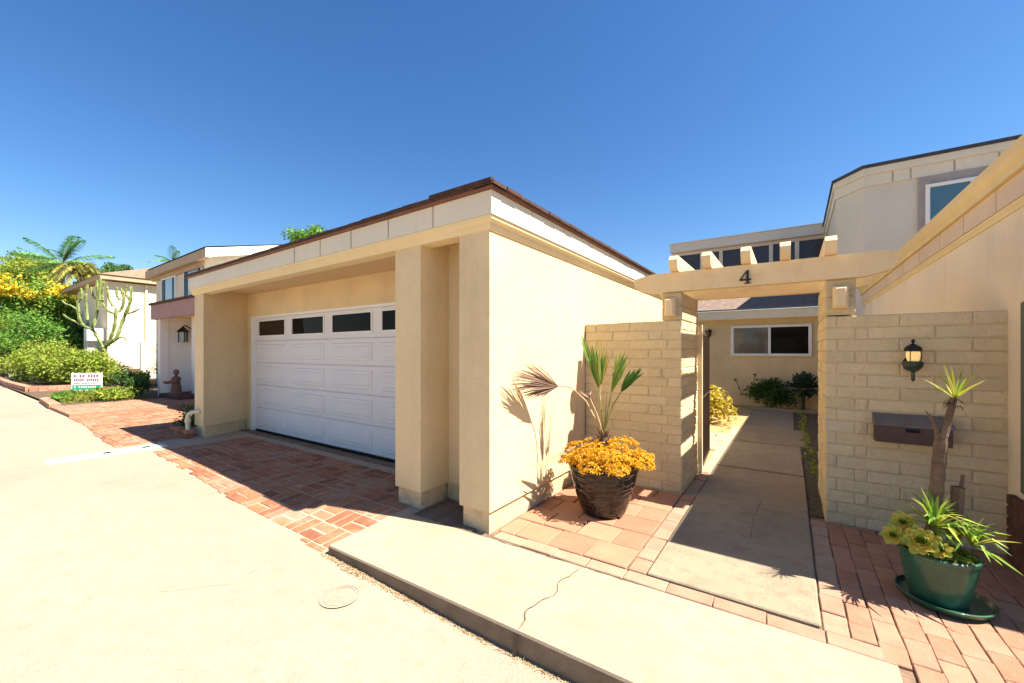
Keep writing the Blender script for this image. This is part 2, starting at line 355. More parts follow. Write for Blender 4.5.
def finish(name, mb, mats, smooth=False, origin=(0, 0, 0)):
    me = bpy.data.meshes.new(name); o = Vector(origin)
    me.from_pydata([tuple(v - o) for v in mb.v], [], mb.f)
    for m in (mats if isinstance(mats, (list, tuple)) else [mats]): me.materials.append(M[m] if isinstance(m, str) else m)
    me.polygons.foreach_set('material_index', mb.m)
    if smooth:
        me.polygons.foreach_set('use_smooth', [True] * len(me.polygons))
        try: me.set_sharp_from_angle(angle=R(38))
        except Exception: pass
    me.update()
    ob = bpy.data.objects.new(name, me); col.objects.link(ob)
    return ob
def fixn(ob):
    bm = bmesh.new(); bm.from_mesh(ob.data); bmesh.ops.recalc_face_normals(bm, faces=bm.faces); bm.to_mesh(ob.data); bm.free()
def root(name, label, cat, loc, group=None):
    o = bpy.data.objects.new(name, None); o.empty_display_size = .2; o.location = loc; col.objects.link(o)
    o['label'] = label; o['category'] = cat
    if group: o['group'] = group
    return o
def top_loc(o):
    while o.parent: o = o.parent
    return o.location.copy()
def part(name, mb, mats, parent, smooth=False, label=None, recalc=True):
    o = finish(name, mb, mats, smooth, top_loc(parent)); o.parent = parent
    if recalc: fixn(o)
    if label: o['label'] = label
    return o
def single(name, mb, mats, label, cat, loc, smooth=False, group=None, recalc=True):
    o = finish(name, mb, mats, smooth, loc); o.location = loc
    if recalc: fixn(o)
    o['label'] = label; o['category'] = cat
    if group: o['group'] = group
    return o
def struct(name, mb, mats, smooth=False, recalc=True, kind='structure'):
    o = finish(name, mb, mats, smooth); o['kind'] = kind
    if recalc: fixn(o)
    return o
def B(*a, **k):
    mb = MB(); mb.box(*a, **k); return mb

# ------------------------------------------------------------------ ground
def sm(t): t = max(0, min(1, t)); return t * t * (3 - 2 * t)
def G(x, y):
    fy = sm((2.55 - y) / .75)
    return fy * (-.07 * sm((x + 7.5) / 4.5) - .06 * sm((x + 2.95) / 1.8)) - (.02 * sm((1.2 - y) / 3))
mb = MB(); mb.box(-320, 320, -260, 380, -1.0, -.45); struct('ground', mb, 'terrain')
mb = MB()
xs = [-46, -38, -30, -26, -22, -18, -15, -13, -11, -9.5] + [-8.5 + .5 * i for i in range(24)] + [4, 6, 9, 14, 22]
ys = [-22, -14, -9, -6, -4, -3, -2, -1.2, -.6, -.2, .2, .6, .9, 1.2, 1.4, 1.6, 1.8, 1.95, 2.1]
P = [(x, y, G(x, y)) for y in ys for x in xs]; nx = len(xs)
mb.add(P, [[j * nx + i, j * nx + i + 1, (j + 1) * nx + i + 1, (j + 1) * nx + i] for j in range(len(ys) - 1) for i in range(nx - 1)])
# joints sawn in the concrete, 4 mm above as thin dark lines that wander
def crackline(mb, pts, w, m, z, jit=.0, zf=None, step=.08):
    L = [Vector((p[0], p[1])) for p in pts]; out = []
    for a, b in zip(L, L[1:]):
        k = max(1, int((b - a).length / step))
        for i in range(k):
            q = a.lerp(b, i / k); out.append(q + Vector((rng.uniform(-jit, jit), rng.uniform(-jit, jit))))
    out.append(L[-1])
    for a, b in zip(out, out[1:]):
        d = (b - a); n = Vector((-d.y, d.x)).normalized() * w * rng.uniform(.3, 1.) * .5
        f = lambda q: (q.x, q.y, (zf(q.x, q.y) if zf else 0) + z)
        mb.add([f(a - n), f(b - n), f(b + n), f(a + n)], [[0, 1, 2, 3]], m)
crackline(mb, [(-3.4, .9), (-3.1, 1.2), (-3.2, 1.5)], .003, 1, .004, .014, G)
M['joint_pale'] = mat('joint_fill', (.27, .215, .155), .95, 14, .3, 0)
struct('street', mb, ['street', 'joint_pale'], recalc=False)

# brick driveway: basket weave in mortar, following the ground
def weave(mb, x0, x1, y0, y1, zf, z, mod=.235, edge=None, m=0, skip=None):
    """edge(x): near limit in y; bricks are cut there, a little unevenly"""
    g = .014; i = 0
    x = x0
    while x + mod <= x1 + .02:
        y = y0; j = 0
        while y + mod <= y1 + .02:
            if (i + j) % 2: a = [(x, x + mod, y, y + mod / 2), (x, x + mod, y + mod / 2, y + mod)]
            else: a = [(x, x + mod / 2, y, y + mod), (x + mod / 2, x + mod, y, y + mod)]
            for q in a:
                ya = q[2] if not edge else max(q[2], edge((q[0] + q[1]) / 2) + rng.uniform(-.01, .03))
                if q[3] - ya > .035: mb.paver(q[0] + g / 2, q[1] - g / 2, ya + g / 2, q[3] - g / 2, z, .045, .005, m, zf)
            y += mod; j += 1
        x += mod; i += 1
def sheet(mb, x0, x1, y0, y1, z, zf=None, m=0, n=8):
    h = lambda x, y: z + (zf(x, y) if zf else 0)
    X = [x0 + (x1 - x0) * i / n for i in range(n + 1)]; Y = [y0 + (y1 - y0) * i / n for i in range(n + 1)]
    mb.add([(x, y, h(x, y)) for y in Y for x in X], [[j * (n + 1) + i, j * (n + 1) + i + 1, (j + 1) * (n + 1) + i + 1, (j + 1) * (n + 1) + i] for j in range(n) for i in range(n)], m)
mb = MB()
weave(mb, -7.86, -2.99, 1.60, 3.42, G, .010, .2425, edge=lambda x: 1.97 - .2 * (x + 7.9) / 4.9)
ed = lambda x: 1.95 - .2 * (x + 7.9) / 4.9
for k in range(24):
    xa, xb = -8.62 + k * .24, -8.62 + (k + 1) * .24
    for q in range(8):
        f = lambda x, t: (x, ed(x) - .03 + (3.47 - ed(x)) * t / 8, G(x, ed(x) - .03 + (3.47 - ed(x)) * t / 8) + (.005 if t else -.004))
        mb.add([f(xa, q), f(xb, q), f(xb, q + 1), f(xa, q + 1)], [[0, 1, 2, 3]], 1)
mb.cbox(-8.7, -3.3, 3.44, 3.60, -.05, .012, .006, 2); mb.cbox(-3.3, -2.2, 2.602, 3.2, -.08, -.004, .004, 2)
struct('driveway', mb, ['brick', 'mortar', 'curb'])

# pavement slab with the crack
mb = MB()
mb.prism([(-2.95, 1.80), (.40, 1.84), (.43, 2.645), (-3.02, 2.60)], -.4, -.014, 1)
mb.prism([(-2.95, 1.80), (.40, 1.84), (.43, 2.645), (-3.02, 2.60)], -.014, 0, 0, [(-2.945, 1.805), (.395, 1.845), (.425, 2.64), (-3.015, 2.595)])
crackline(mb, [(-1.21, 1.83), (-1.26, 2.02), (-1.20, 2.22), (-1.24, 2.36), (-1.19, 2.60)], .008, 2, .004, .012, None, .035)
mb.add([(-1.225, 1.796, -.13), (-1.205, 1.796, -.13), (-1.20, 1.797, -.006), (-1.215, 1.797, -.006)], [[0, 1, 2, 3]], 2)
crackline(mb, [(-2.98, 2.585), (-1.9, 2.60), (-.8, 2.625)], .012, 2, .0035, .006, None, .06)
struct('pavement', mb, ['slab', 'curb', 'crack'], recalc=False)

# paving around the gate: tiles, brick borders, brick strip on the right
mb = MB()
sheet(mb, -2.1, 3.4, 2.60, 4.62, -.016, None, 2, 2)
mb.box(.42, 3.4, 1.8, 2.62, -.3, -.017, 2)
x = -2.0
while x < .36: # row of bricks behind the slab
    mb.paver(x, x + .266, 2.650, 2.768, -.004, .06, .005, 1); x += .270
y = 2.775
while y < 5.4:
    mb.paver(-.925, -.808, y, y + .196, -.002, .06, .005, 1); y += .2
y = 2.775
while y < 4.5:
    mb.paver(.148, .262, y, min(y + .196, 4.54), -.004, .06, .005, 1); y += .2
yy = 2.775
for j in range(6):
    ww = [.155, .305, .305, .332] if j % 2 == 0 else [.255, .305, .305, .232]
    x = -2.03
    for w in ww:
        mb.paver(x, x + w - .008, yy, min(yy + .297, 4.53), -.001 + rng.uniform(-.003, .002), .06, .006, 0); x += w
    yy += .305
i = 0; x = .268 # right strip: running bond, long side away from the street
while x < 3.3:
    y = 1.83 - (.11 if i % 2 else 0)
    while y < 4.54:
        y0, y1 = max(y, 1.83), min(y + .2165, 4.54)
        if x < .46: y0 = max(y0, 2.775 if x < .36 else 2.66)
        if y1 - y0 > .05: mb.paver(x, x + .1055, y0, y1, -.003 + rng.uniform(-.0015, .0015), .06, .004, 3)
        y += .22
    x += .1085; i += 1
M['joint_sand'] = mat('joint_sand', (.20, .135, .09), .97, 14, .4, .6, 80, .008, .1)
struct('paving', mb, ['tile', 'paver_pale', 'joint_sand', 'paver'])

# entry walk slabs
mb = MB()
ye = [2.775, 5.98, 7.78, 9.45, 12.25]
for a, b in zip(ye, ye[1:]): g_ = .030; mb.cbox(-.80, {7.78: .21, 9.45: .06}.get(a, .14), a + (.008 if a < 3 else g_), b - g_, -.1, .006, .008, 0, .002)
mb.cbox(-.95, .75, 12.27, 12.5, -.1, .05, .01, 0)
crackline(mb, [(-.26, 3.75), (-.27, 4.2), (-.24, 4.75)], .005, 1, .0095, .006)
crackline(mb, [(-.5, 4.35), (-.27, 4.3), (.02, 4.33)], .003, 1, .0095, .006)
mb.cbox(-1.8, -.95, 6.9, 7.6, -.1, .002, .01, 2); mb.cbox(-1.8, -.95, 7.65, 8.4, -.1, .002, .01, 2); mb.cbox(-.94, -.82, 5.5, 9.2, -.1, .012, .01, 2)
struct('path', mb, ['walk', 'crack', 'slab'])
mb = MB(); sheet(mb, -2.04, 1.33, 4.62, 13.2, -.02, None, 0, 6); sheet(mb, -.81, .155, 4.3, 12.3, -.012, None, 1, 2); sheet(mb, .155, .8, 4.64, 12.3, -.008, None, 1, 2); struct('courtyard_soil', mb, ['litter', 'moss'])

# neighbour's brick paving on the left
def Gl(x, y): return G(x, y)
mb = MB()
weave(mb, -13.5, -8.55, 1.61, 5.2, None, .012, .2425, edge=lambda x: 1.72 + .2 * sm((-8.5 - x) / 4))
sheet(mb, -13.52, -8.62, 1.95, 5.6, .005, None, 1, 4)
struct('neighbour_paving', mb, ['brick', 'mortar'])
mb = MB(); mb.box(-15.955, -13.518, 1.962, 5.6, -.2, .060, 0)
weave(mb, -15.95, -13.5, 1.97, 5.4, None, .068, .2425)
struct('terrace', mb, ['paver', 'mortar'])
mb = MB(); sheet(mb, -34, -15.95, 2.1, 9, .06, None, 0, 5); struct('garden_soil', mb, 'soil')

# ------------------------------------------------------------------ the garage
gl = root('garage', 'cream stucco garage with flat roof, recessed white door and stepped fascia', 'garage', (-5.4, 2.7, 0))
FL = (-8.81, 2.80); FC = (-2.04, 2.66); FB = (-2.04, 10.2)
def fy(x): return 2.66 + (FC[0] - x) * .0199
# walls above the weep line and set-back plinth below
def pier(poly, inner, zt=2.53, zb=.17):
    a = MB(); a.prism(poly, zb, zt); b = MB(); b.prism(inner, -.25, zb + .004)
    return a, b
def inset(poly, d):
    cx = sum(p[0] for p in poly) / len(poly); cy = sum(p[1] for p in poly) / len(poly)
    return [(x + (d if x < cx else -d), y + (d if y < cy else -d)) for x, y in poly]
side = MB(); side.box(-2.37, -2.04, 2.66, 3.06, .17, 2.583); side.box(-2.30, -2.0401, 3.061, 10.2, .17, 2.583)
part('side_wall', side, 'stucco', gl)
mp = MB(); mp.prism([(-3.235, 2.683), (-2.87, 2.677), (-2.87, 3.06), (-3.235, 3.06)], .17, 2.583)
part('pillar', mp, 'stucco', gl)
rc = MB(); rc.box(-3.55, -2.302, 3.062, 3.75, .17, 2.583); part('recess_wall', rc, 'stucco', gl)
lp = MB(); lp.prism([(-8.76, 2.80), (-8.35, 2.795), (-8.64, 3.60), (-9.05, 3.60)], .2, 2.583); part('pillar', lp, 'stucco', gl)
for bxs in ([(-2.345, -2.062, 2.684, 3.05, .172), (-2.29, -2.063, 3.051, 10.19, .1725)], [(-3.54, -2.31, 3.075, 3.74, .172)]):
    pl = MB()
    for q in bxs: pl.box(q[0], q[1], q[2], q[3], -.25, q[4])
    part('plinth', pl, 'stucco_base', gl)
pl = MB(); pl.prism([(-3.215, 2.708), (-2.895, 2.703), (-2.895, 3.05), (-3.215, 3.05)], -.25, .172); part('plinth', pl, 'stucco_base', gl)
pl = MB(); pl.prism([(-8.735, 2.825), (-8.375, 2.82), (-8.655, 3.59), (-9.03, 3.59)], -.25, .202); part('plinth', pl, 'stucco_base', gl)
hd = MB(); hd.box(-9.05, -3.55, 3.60, 3.78, 2.16, 2.60); hd.box(-9.05, -8.50, 3.601, 3.78, 0, 2.159); hd.box(-9.05, -8.9, 3.78, 10.2, 0, 2.6); hd.box(-9.05, -2.3, 10.0, 10.2, 0, 2.53)
part('header_wall', hd, 'stucco', gl)
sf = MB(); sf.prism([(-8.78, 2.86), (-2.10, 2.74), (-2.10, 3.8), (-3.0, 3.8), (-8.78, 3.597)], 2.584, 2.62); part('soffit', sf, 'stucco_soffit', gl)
# boxed beam + moulding + fascia swept round the corner
def swept(prof, m=0, closed=True):
    """prof: (outward offset, z)"""
    mb = MB(); st = []
    for (px, py), (ax, ay) in ((FL, (0, -1)), (FC, (1, -1)), (FB, (1, 0))):
        st.append([(px + ax * o, py + ay * o, z) for o, z in prof])
    n = len(prof)
    for a, b in zip(st, st[1:]):
        for i in range(n):
            k = (i + 1) % n; mb.add([a[i], a[k], b[k], b[i]], [[0, 1, 2, 3]], m)
    mb.poly(st[0], m); mb.poly(st[-1][::-1], m)
    return mb
part('moulding', swept([(-.14, 2.50), (.012, 2.50), (.018, 2.515), (.030, 2.53), (.034, 2.548), (.062, 2.572), (.070, 2.60), (-.14, 2.60)]), 'moulding', gl)
fa = swept([(-.05, 2.602), (.078, 2.602), (.078, 2.792), (-.05, 2.792)], 0)
for u in (292, 319, 351, 389.7, 435.7):
    x = onY(u, 230, 2.6).x - .03; y = fy(x) - .079; fa.box(x - .006, x + .006, y - .001, y + .02, 2.603, 2.79, 1)
for u in (532, 564, 589, 610, 625):
    y = onX(u, 240, -1.962).y; fa.box(-1.985, -1.961, y - .006, y + .006, 2.603, 2.79, 1)
part('fascia', fa, ['fascia', 'seam'], gl)
rf = swept([(-.04, 2.794), (.105, 2.794), (.110, 2.817), (-.04, 2.822)], 0)
part('roof_flashing', rf, 'copper', gl)
rs = MB()
zr = 2.818; ov = .125
ring = [(FL[0], FL[1] - ov), (FC[0] + ov, FC[1] - ov), (FB[0] + ov, FB[1]), (FL[0], FB[1])]
inn = [(FL[0] + 3, 5.6), (FC[0] - 3, 5.6), (FC[0] - 3, 8), (FL[0] + 3, 8)]
rs.prism(ring, zr, zr + .018)
rs.add([(x, y, zr + .020) for x, y in ring] + [(x, y, zr + .30) for x, y in inn], [[0, 1, 5, 4], [1, 2, 6, 5], [2, 3, 7, 6], [3, 0, 4, 7], [4, 5, 6, 7]])
x = FL[0]
while x < FC[0] + .1: # butt ends of the shingles
    w = rng.uniform(.12, .3); y = fy(x) - ov
    rs.box(x, min(x + w - .006, FC[0] + ov), y - rng.uniform(.004, .014), y + .2, zr - .003, zr + .022 + rng.uniform(0, .007)); x += w
y = FC[1] - ov
while y < FB[1]:
    w = rng.uniform(.12, .3); rs.box(FC[0] + ov - .2, FC[0] + ov + rng.uniform(.004, .014), y, y + w - .006, zr - .003, zr + .022 + rng.uniform(0, .007)); y += w
rs.prism([(-2.6, 2.52), (-1.92, 2.515), (-1.905, 2.54), (-2.3, 3.0)], zr + .016, zr + .040)
part('roof', rs, 'shingle_edge', gl)
# door
dr = MB(); DX0, DX1, DY = -8.42, -3.6, 3.66
dr.box(DX0, DX1, DY + .02, DY + .05, .025, 2.12, 0)
secs = [(.03, .44), (.446, .87), (.876, 1.29), (1.296, 1.70), (1.706, 2.12)]
cw = (DX1 - DX0) / 4
for si, (a, b) in enumerate(secs):
    if si < 4:
        dr.cbox(DX0, DX1, DY + .002, DY + .03, a, b, .010, 0)
        for c in range(4):
            x0 = DX0 + c * cw + .10; x1 = DX0 + (c + 1) * cw - .10
            dr.cbox(x0, x1, DY - .010, DY + .012, a + .07, b - .07, .011, 0); dr.cbox(x0 + .045, x1 - .045, DY - .018, DY + .011, a + .115, b - .115, .016, 0)
    else:
        # glazed top section: stiles and rails round four panes
        dr.box(DX0, DX1, DY + .002, DY + .03, a, 1.775, 0); dr.box(DX0, DX1, DY + .002, DY + .03, 2.085, b, 0)
        for c in range(5):
            xx = DX0 + c * cw; dr.box(max(DX0, xx - .10), min(DX1, xx + .10), DY + .0025, DY + .03, 1.775, 2.085, 0)
door = part('garage_door', dr, 'door_white', gl)
for c in range(4):
    x0 = DX0 + c * cw + .10; x1 = DX0 + (c + 1) * cw - .10
    w = MB(); t = .022
    for q in ((x0, x1, 1.775, 1.775 + t), (x0, x1, 2.085 - t, 2.085), (x0, x0 + t, 1.775 + t, 2.085 - t), (x1 - t, x1, 1.775 + t, 2.085 - t)):
        w.box(q[0], q[1], DY - .012, DY + .015, q[2], q[3], 0)
    w.box(x0 + t - .004, x1 - t + .004, DY + .006, DY + .012, 1.775 + t - .004, 2.085 - t + .004, 1)
    part('window', w, ['frame_white', 'glass_brown' if c == 0 else 'glass_dark'], door, label='brown tinted window at the left end of the garage door' if c == 0 else None)
fr = MB(); fr.box(-8.50, -8.425, 3.605, 3.70, .0, 2.16); fr.box(-8.424, -3.55, 3.606, 3.70, 2.122, 2.16); fr.box(-3.6, -3.551, 3.607, 3.7, 0, 2.12)
part('door_frame', fr, 'frame_white', gl)
sl = MB(); sl.box(DX0, DX1, DY - .005, DY + .03, .006, .026); part('door_seal', sl, 'black_metal', gl)

# overflow pipe standing by the left pillar
mb = MB(); mb.tube([(-8.63, 2.66, -.02), (-8.63, 2.66, .36), (-8.625, 2.67, .41), (-8.60, 2.70, .44), (-8.55, 2.76, .45), (-8.5, 2.80, .45)], .035, 10)
mb.tube([(-8.63, 2.66, .27), (-8.63, 2.66, .33)], .046, 10); mb.tube([(-8.63, 2.66, -.01), (-8.63, 2.66, .03)], .044, 10)
single('standpipe', mb, 'pipe', 'cream bent pipe standing beside the left garage pillar', 'pipe', (-8.63, 2.66, 0), True)

# ------------------------------------------------------------------ gate walls of slump block
def courses(mb, x0, x1, y0, y1, z0, n, along='x', off0=0., h=.1017, L=.406, ends=None):
    for c in range(n):
        za = z0 + c * h; a0, a1 = (x0, x1) if along == 'x' else (y0, y1)
        if ends: a0, a1 = ends(c, a0, a1)
        b0 = x0 if along == 'x' else y0; p = b0 - (L * ((c % 2) * .5 + off0)) % L
        while p + L <= a0 + .001: p += L
        while p < a1 - .001:
            s0, s1 = max(p, a0), min(p + L, a1)
            if s1 - s0 > .03:
                j = rng.uniform(-.0035, .0035)
                if along == 'x': mb.cbox(s0 + .0015, s1 - .0015, y0 + j, y1 - j, za + .0015, za + h - .0015, .008, 0, .0035)
                else: mb.cbox(x0 + j, x1 - j, s0 + .0015, s1 - .0015, za + .0015, za + h - .0015, .008, 0, .0035)
            p += L
wl = root('gate_wall', 'tan slump block wall left of the gate, behind the black flower pot', 'wall', (-1.5, 4.6, 0))
mb = MB()
courses(mb, -2.035, -.94, 4.54, 4.74, .0, 18, 'x', .15, ends=lambda c, a, b: (a, b if c % 2 else -1.143))
courses(mb, -1.14, -.94, 4.54, 5.46, .0, 18, 'y', .3, ends=lambda c, a, b: (4.743 if c % 2 else a, b))
mb.box(-2.03, -.947, 4.547, 4.733, -.1, 1.826, 1); mb.box(-1.133, -.9475, 4.5475, 5.453, -.1, 1.8265, 1)
part('block_work', mb, ['block', 'block_core'], wl)
wr = root('gate_wall', 'tan slump block wall right of the gate, carrying the lantern and letterbox', 'wall', (.8, 4.6, 0))
mb = MB()
courses(mb, .26, 1.345, 4.55, 4.75, -.02, 18, 'x', .3, ends=lambda c, a, b: (a if c % 2 else .463, b))
courses(mb, .26, .46, 4.55, 5.72, -.02, 18, 'y', .1, ends=lambda c, a, b: (4.753 if c % 2 else a, b))
mb.box(.267, 1.335, 4.557, 4.743, -.1, 1.806, 1); mb.box(.2675, .453, 4.5575, 5.713, -.1, 1.8065, 1)
part('block_work', mb, ['block', 'block_core'], wr)

# ------------------------------------------------------------------ pergola over the gate
pg = root('pergola', 'tan timber pergola over the gate with five short rafters, numbered 4', 'pergola', (-.35, 4.9, 1.83))
def beam(y0, y1, xl, xr, zb, zt):
    mb = MB()
    pr = [(xl, zb + .12), (xl + .04, zb + .05), (xl + .20, zb), (xr - .22, zb), (xr - .05, zb + .04), (xr, zb + .11), (xr - .01, zt - .02), (xr - .06, zt), (xl + .20, zt), (xl + .04, zt - .035)]
    n = len(pr); mb.add([(x, y0, z) for x, z in pr] + [(x, y1, z) for x, z in pr], [list(range(n)), list(range(n, 2 * n))[::-1]] + [[i, (i + 1) % n, n + (i + 1) % n, n + i] for i in range(n)])
    return mb
part('beam', beam(4.50, 4.60, -1.44, .73, 2.132, 2.335), 'timber', pg)
part('beam', beam(5.40, 5.50, -1.40, .70, 2.132, 2.335), 'timber', pg)
for x in (-.995, -.685, -.345, -.035, .29):
    mb = MB(); y0 = 4.385; y1 = 5.62
    pr = [(y0 + .055, 2.338), (y0 + .028, 2.36), (y0 + .010, 2.40), (y0, 2.445), (y0 + .045, 2.492), (y1 - .045, 2.492), (y1, 2.445), (y1 - .010, 2.40), (y1 - .055, 2.338)]
    n = len(pr); w = .041
    mb.add([(x - w, y, z) for y, z in pr] + [(x + w, y, z) for y, z in pr], [list(range(n)), list(range(n, 2 * n))[::-1]] + [[i, (i + 1) % n, n + (i + 1) % n, n + i] for i in range(n)])
    part('rafter', mb, 'timber', pg)
for (x0, x1, y1) in ((-1.143, -.94, 5.46), (.26, .467, 5.72)):
    mb = MB(); mb.cbox(x0, x1, 4.545, y1 - .005, 1.836, 1.98, .008, 0, .002); mb.cbox(x0 + .001, x1 - .001, 4.546, y1 - .006, 1.984, 2.13, .008, 0, .002); mb.box(x0 + .01, x1 - .01, 4.555, y1 - .01, 1.82, 2.131)
    pb = part('post_block', mb, 'post_block', pg)
    o = MB(); cx = (x0 + x1) / 2 - .004; w = .052
    o.cbox(cx - w, cx + w, 4.47, 4.546, 1.872, 2.062, .001, 0)
    a = [(cx - w, 4.47, 1.872), (cx + w, 4.47, 1.872), (cx + w, 4.47, 2.062), (cx - w, 4.47, 2.062)]
    e = .022; b = [(cx - w + e, 4.445, 1.872 + e), (cx + w - e, 4.445, 1.872 + e), (cx + w - e, 4.445, 2.062 - e), (cx - w + e, 4.445, 2.062 - e)]
    o.add(a + b, [[4, 5, 6, 7]] + [[i, (i + 1) % 4, 4 + (i + 1) % 4, 4 + i] for i in range(4)])
    part('ornament', o, 'timber', pb)
# house number
nb = MB(); nx0, nz0, h = -.402, 2.150, .128; yb = 4.4995
def pr4(pts, y0): 
    n = len(pts); nb.add([(nx0 + x * h, y0, nz0 + z * h) for x, z in pts] + [(nx0 + x * h, yb, nz0 + z * h) for x, z in pts], [list(range(n)), list(range(n, 2 * n))[::-1]] + [[i, (i + 1) % n, n + (i + 1) % n, n + i] for i in range(n)])
pr4([(.42, 0), (.62, 0), (.60, .06), (.60, 1.0), (.50, 1.0), (.44, .92), (.44, .06)], 4.484)
pr4([(0, .24), (.74, .24), (.74, .36), (0, .36)], 4.485)
pr4([(0, .361), (.09, .361), (.52, .95), (.50, .999), (.44, .97)], 4.486)
pr4([(.30, 0), (.74, 0), (.72, .055), (.32, .055)], 4.487)
part('house_number', nb, 'black_metal', pg)

# iron gate standing open into the courtyard
gt = root('iron_gate', 'narrow dark iron gate standing open into the courtyard', 'gate', (-.93, 5.5, 0))
h0 = Vector((-.925, 5.52, 0)); dr_ = (Vector((-.998, 6.62, 0)) - h0).normalized()
def gp(t, z): q = h0 + dr_ * t; return (q.x, q.y, z)
mb = MB(); mb.tube([gp(0, .04), gp(0, 1.72), gp(.5, 1.80), gp(1.08, 1.72), gp(1.08, .04), gp(0, .04)], .022, 6)
mb.tube([gp(0, .9), gp(1.08, .9)], .018, 6); part('gate_frame', mb, 'brown_metal', gt, True)
mb = MB()
for i in range(1, 12): mb.tube([gp(.09 * i, .05), gp(.09 * i, 1.72)], .009, 5)
part('gate_bars', mb, 'brown_metal', gt, True)
mb = MB(); mb.tube([gp(1.02, .95), tuple(Vector(gp(1.02, .95)) + Vector((.06, 0, 0))), tuple(Vector(gp(.92, .95)) + Vector((.06, 0, 0)))], .012, 6); part('handle', mb, 'black_metal', gt)
mb = MB(); mb.box(-.945, -.895, 5.462, 5.51, 0, 1.83); part('hinge_post', mb, 'timber', gt)

# ------------------------------------------------------------------ lantern and letterbox on the right wall
ln = root('wall_lantern', 'dark round carriage lantern with a green bowl on the tan block wall', 'lantern', (.805, 4.55, 1.43))
c = (.805, 4.455, 0)
mb = MB(); mb.lathe([(.002, 1.60), (.010, 1.592), (.012, 1.575), (.005, 1.565), (.016, 1.558), (.035, 1.545), (.052, 1.528), (.055, 1.505), (.045, 1.50)], c, 20); part('cap', mb, 'black_metal', ln, True)
mb = MB(); mb.lathe([(.040, 1.50), (.043, 1.47), (.038, 1.44), (.030, 1.42)], c, 20); part('glass', mb, 'lamp_glass', ln, True)
mb = MB(); mb.lathe([(.034, 1.425), (.058, 1.418), (.062, 1.405), (.058, 1.385), (.044, 1.360), (.022, 1.342), (.012, 1.335), (.012, 1.275), (.004, 1.262)], c, 20); part('bowl', mb, 'verdigris', ln, True)
mb = MB(); mb.lathe([(.050, 0), (.048, .008), (.02, .014)], (0, 0, 0), 16)
for i, v in enumerate(mb.v): mb.v[i] = Vector((.805 + v.x, 4.549 - v.z, 1.40 + v.y * 1.2))
mb.tube([(.805, 4.54, 1.40), (.805, 4.50, 1.385), (.805, 4.48, 1.385)], .010, 6)
part('bracket', mb, 'black_metal', ln, True)
for a in (0, 2.1, 4.2): mb = MB(); mb.tube([(c[0] + .044 * math.cos(a), c[1] + .044 * math.sin(a), 1.42), (c[0] + .05 * math.cos(a), c[1] + .05 * math.sin(a), 1.46), (c[0] + .046 * math.cos(a), c[1] + .046 * math.sin(a), 1.50)], .003, 5); part('cage_rod', mb, 'black_metal', ln)

ml = root('letterbox', 'brown metal letterbox with sloping lid on the block wall', 'mailbox', (.79, 4.55, .88))
mb = MB(); pr = [(4.548, .765), (4.43, .765), (4.425, .90), (4.548, .90)]
def exx(mb, pr, x0, x1, m=0):
    n = len(pr); mb.add([(x0, y, z) for y, z in pr] + [(x1, y, z) for y, z in pr], [list(range(n)), list(range(n, 2 * n))[::-1]] + [[i, (i + 1) % n, n + (i + 1) % n, n + i] for i in range(n)], m)
exx(mb, pr, .58, 1.02); part('box', mb, 'mail_body', ml)
mb = MB(); exx(mb, [(4.548, .902), (4.412, .902), (4.408, .915), (4.42, .925), (4.53, .985), (4.548, .99)], .572, 1.028); part('lid', mb, 'mail_lid', ml)
mb = MB(); exx(mb, [(4.424, .888), (4.415, .87), (4.424, .86)], .76, .84); part('handle', mb, 'black_metal', ml)

# ------------------------------------------------------------------ plants: black pot with palm and sedum
PC = Vector((-1.44, 3.62, 0))
pt = root('flower_pot', 'large black glazed pot on terracotta tiles, overflowing with yellow succulents', 'plant pot', PC)
mb = MB(); mb.lathe([(.17, .0), (.19, .01), (.215, .06), (.25, .16), (.285, .28), (.305, .38), (.308, .405), (.318, .415), (.322, .435), (.312, .45), (.295, .447), (.29, .42), (.275, .38)], PC, 40); part('pot', mb, 'glaze', pt, True)
mb = MB(); mb.lathe([(.28, .40), (.15, .43), (.001, .44)], PC, 24); part('soil', mb, 'soil', pt)
mb = MB()
def rosette(mb, p, up, r, n, m=0, w=.45):
    up = up.normalized(); x = up.orthogonal().normalized(); y = up.cross(x); a0 = rng.uniform(0, 6)
    for i in range(n):
        a = a0 + i * 2.4; t = (i + 1) / n; d = (x * math.cos(a) + y * math.sin(a)) * (.25 + .75 * t) + up * (1.05 - .8 * t)
        mb.leaf(p, d, up, r * (.55 + .45 * t), r * w, m, .25)
lumps = [(Vector((-.12, -.16, .50)), .16), (Vector((.14, -.14, .52)), .17), (Vector((-.24, -.02, .50)), .15), (Vector((.26, .0, .50)), .16), (Vector((.0, .05, .56)), .17), (Vector((.12, .16, .58)), .17), (Vector((-.16, .16, .54)), .15), (Vector((.30, .14, .50)), .13), (Vector((0, -.24, .46)), .13), (Vector((.20, -.22, .46)), .11), (Vector((-.26, -.14, .46)), .11), (Vector((.36, .02, .47)), .09), (Vector((-.34, .02, .46)), .09), (Vector((-.06, -.10, .56)), .15), (Vector((.06, -.16, .54)), .14), (Vector((-.30, .1, .52)), .12)]
for _ in range(2700):
    o, r = rng.choice(lumps); d = rv(); d.z = abs(d.z) * .9 - .25
    p = PC + o + Vector((d.x * r, d.y * r, d.z * r * .72)) * rng.uniform(.75, 1.08)
    p.z += .02
    if p.z < .40 and (Vector((p.x, p.y, 0)) - PC).length < .30: p.z = .44
    rosette(mb, p, d + Vector((0, 0, .5)), rng.choice((.015, .02, .024, .032)) * rng.uniform(.85, 1.15), rng.randint(6, 9))
single('sedum', mb, 'sedum', 'dense golden yellow succulent mound filling the black pot', 'plant', PC + Vector((0, 0, .44)), recalc=False)

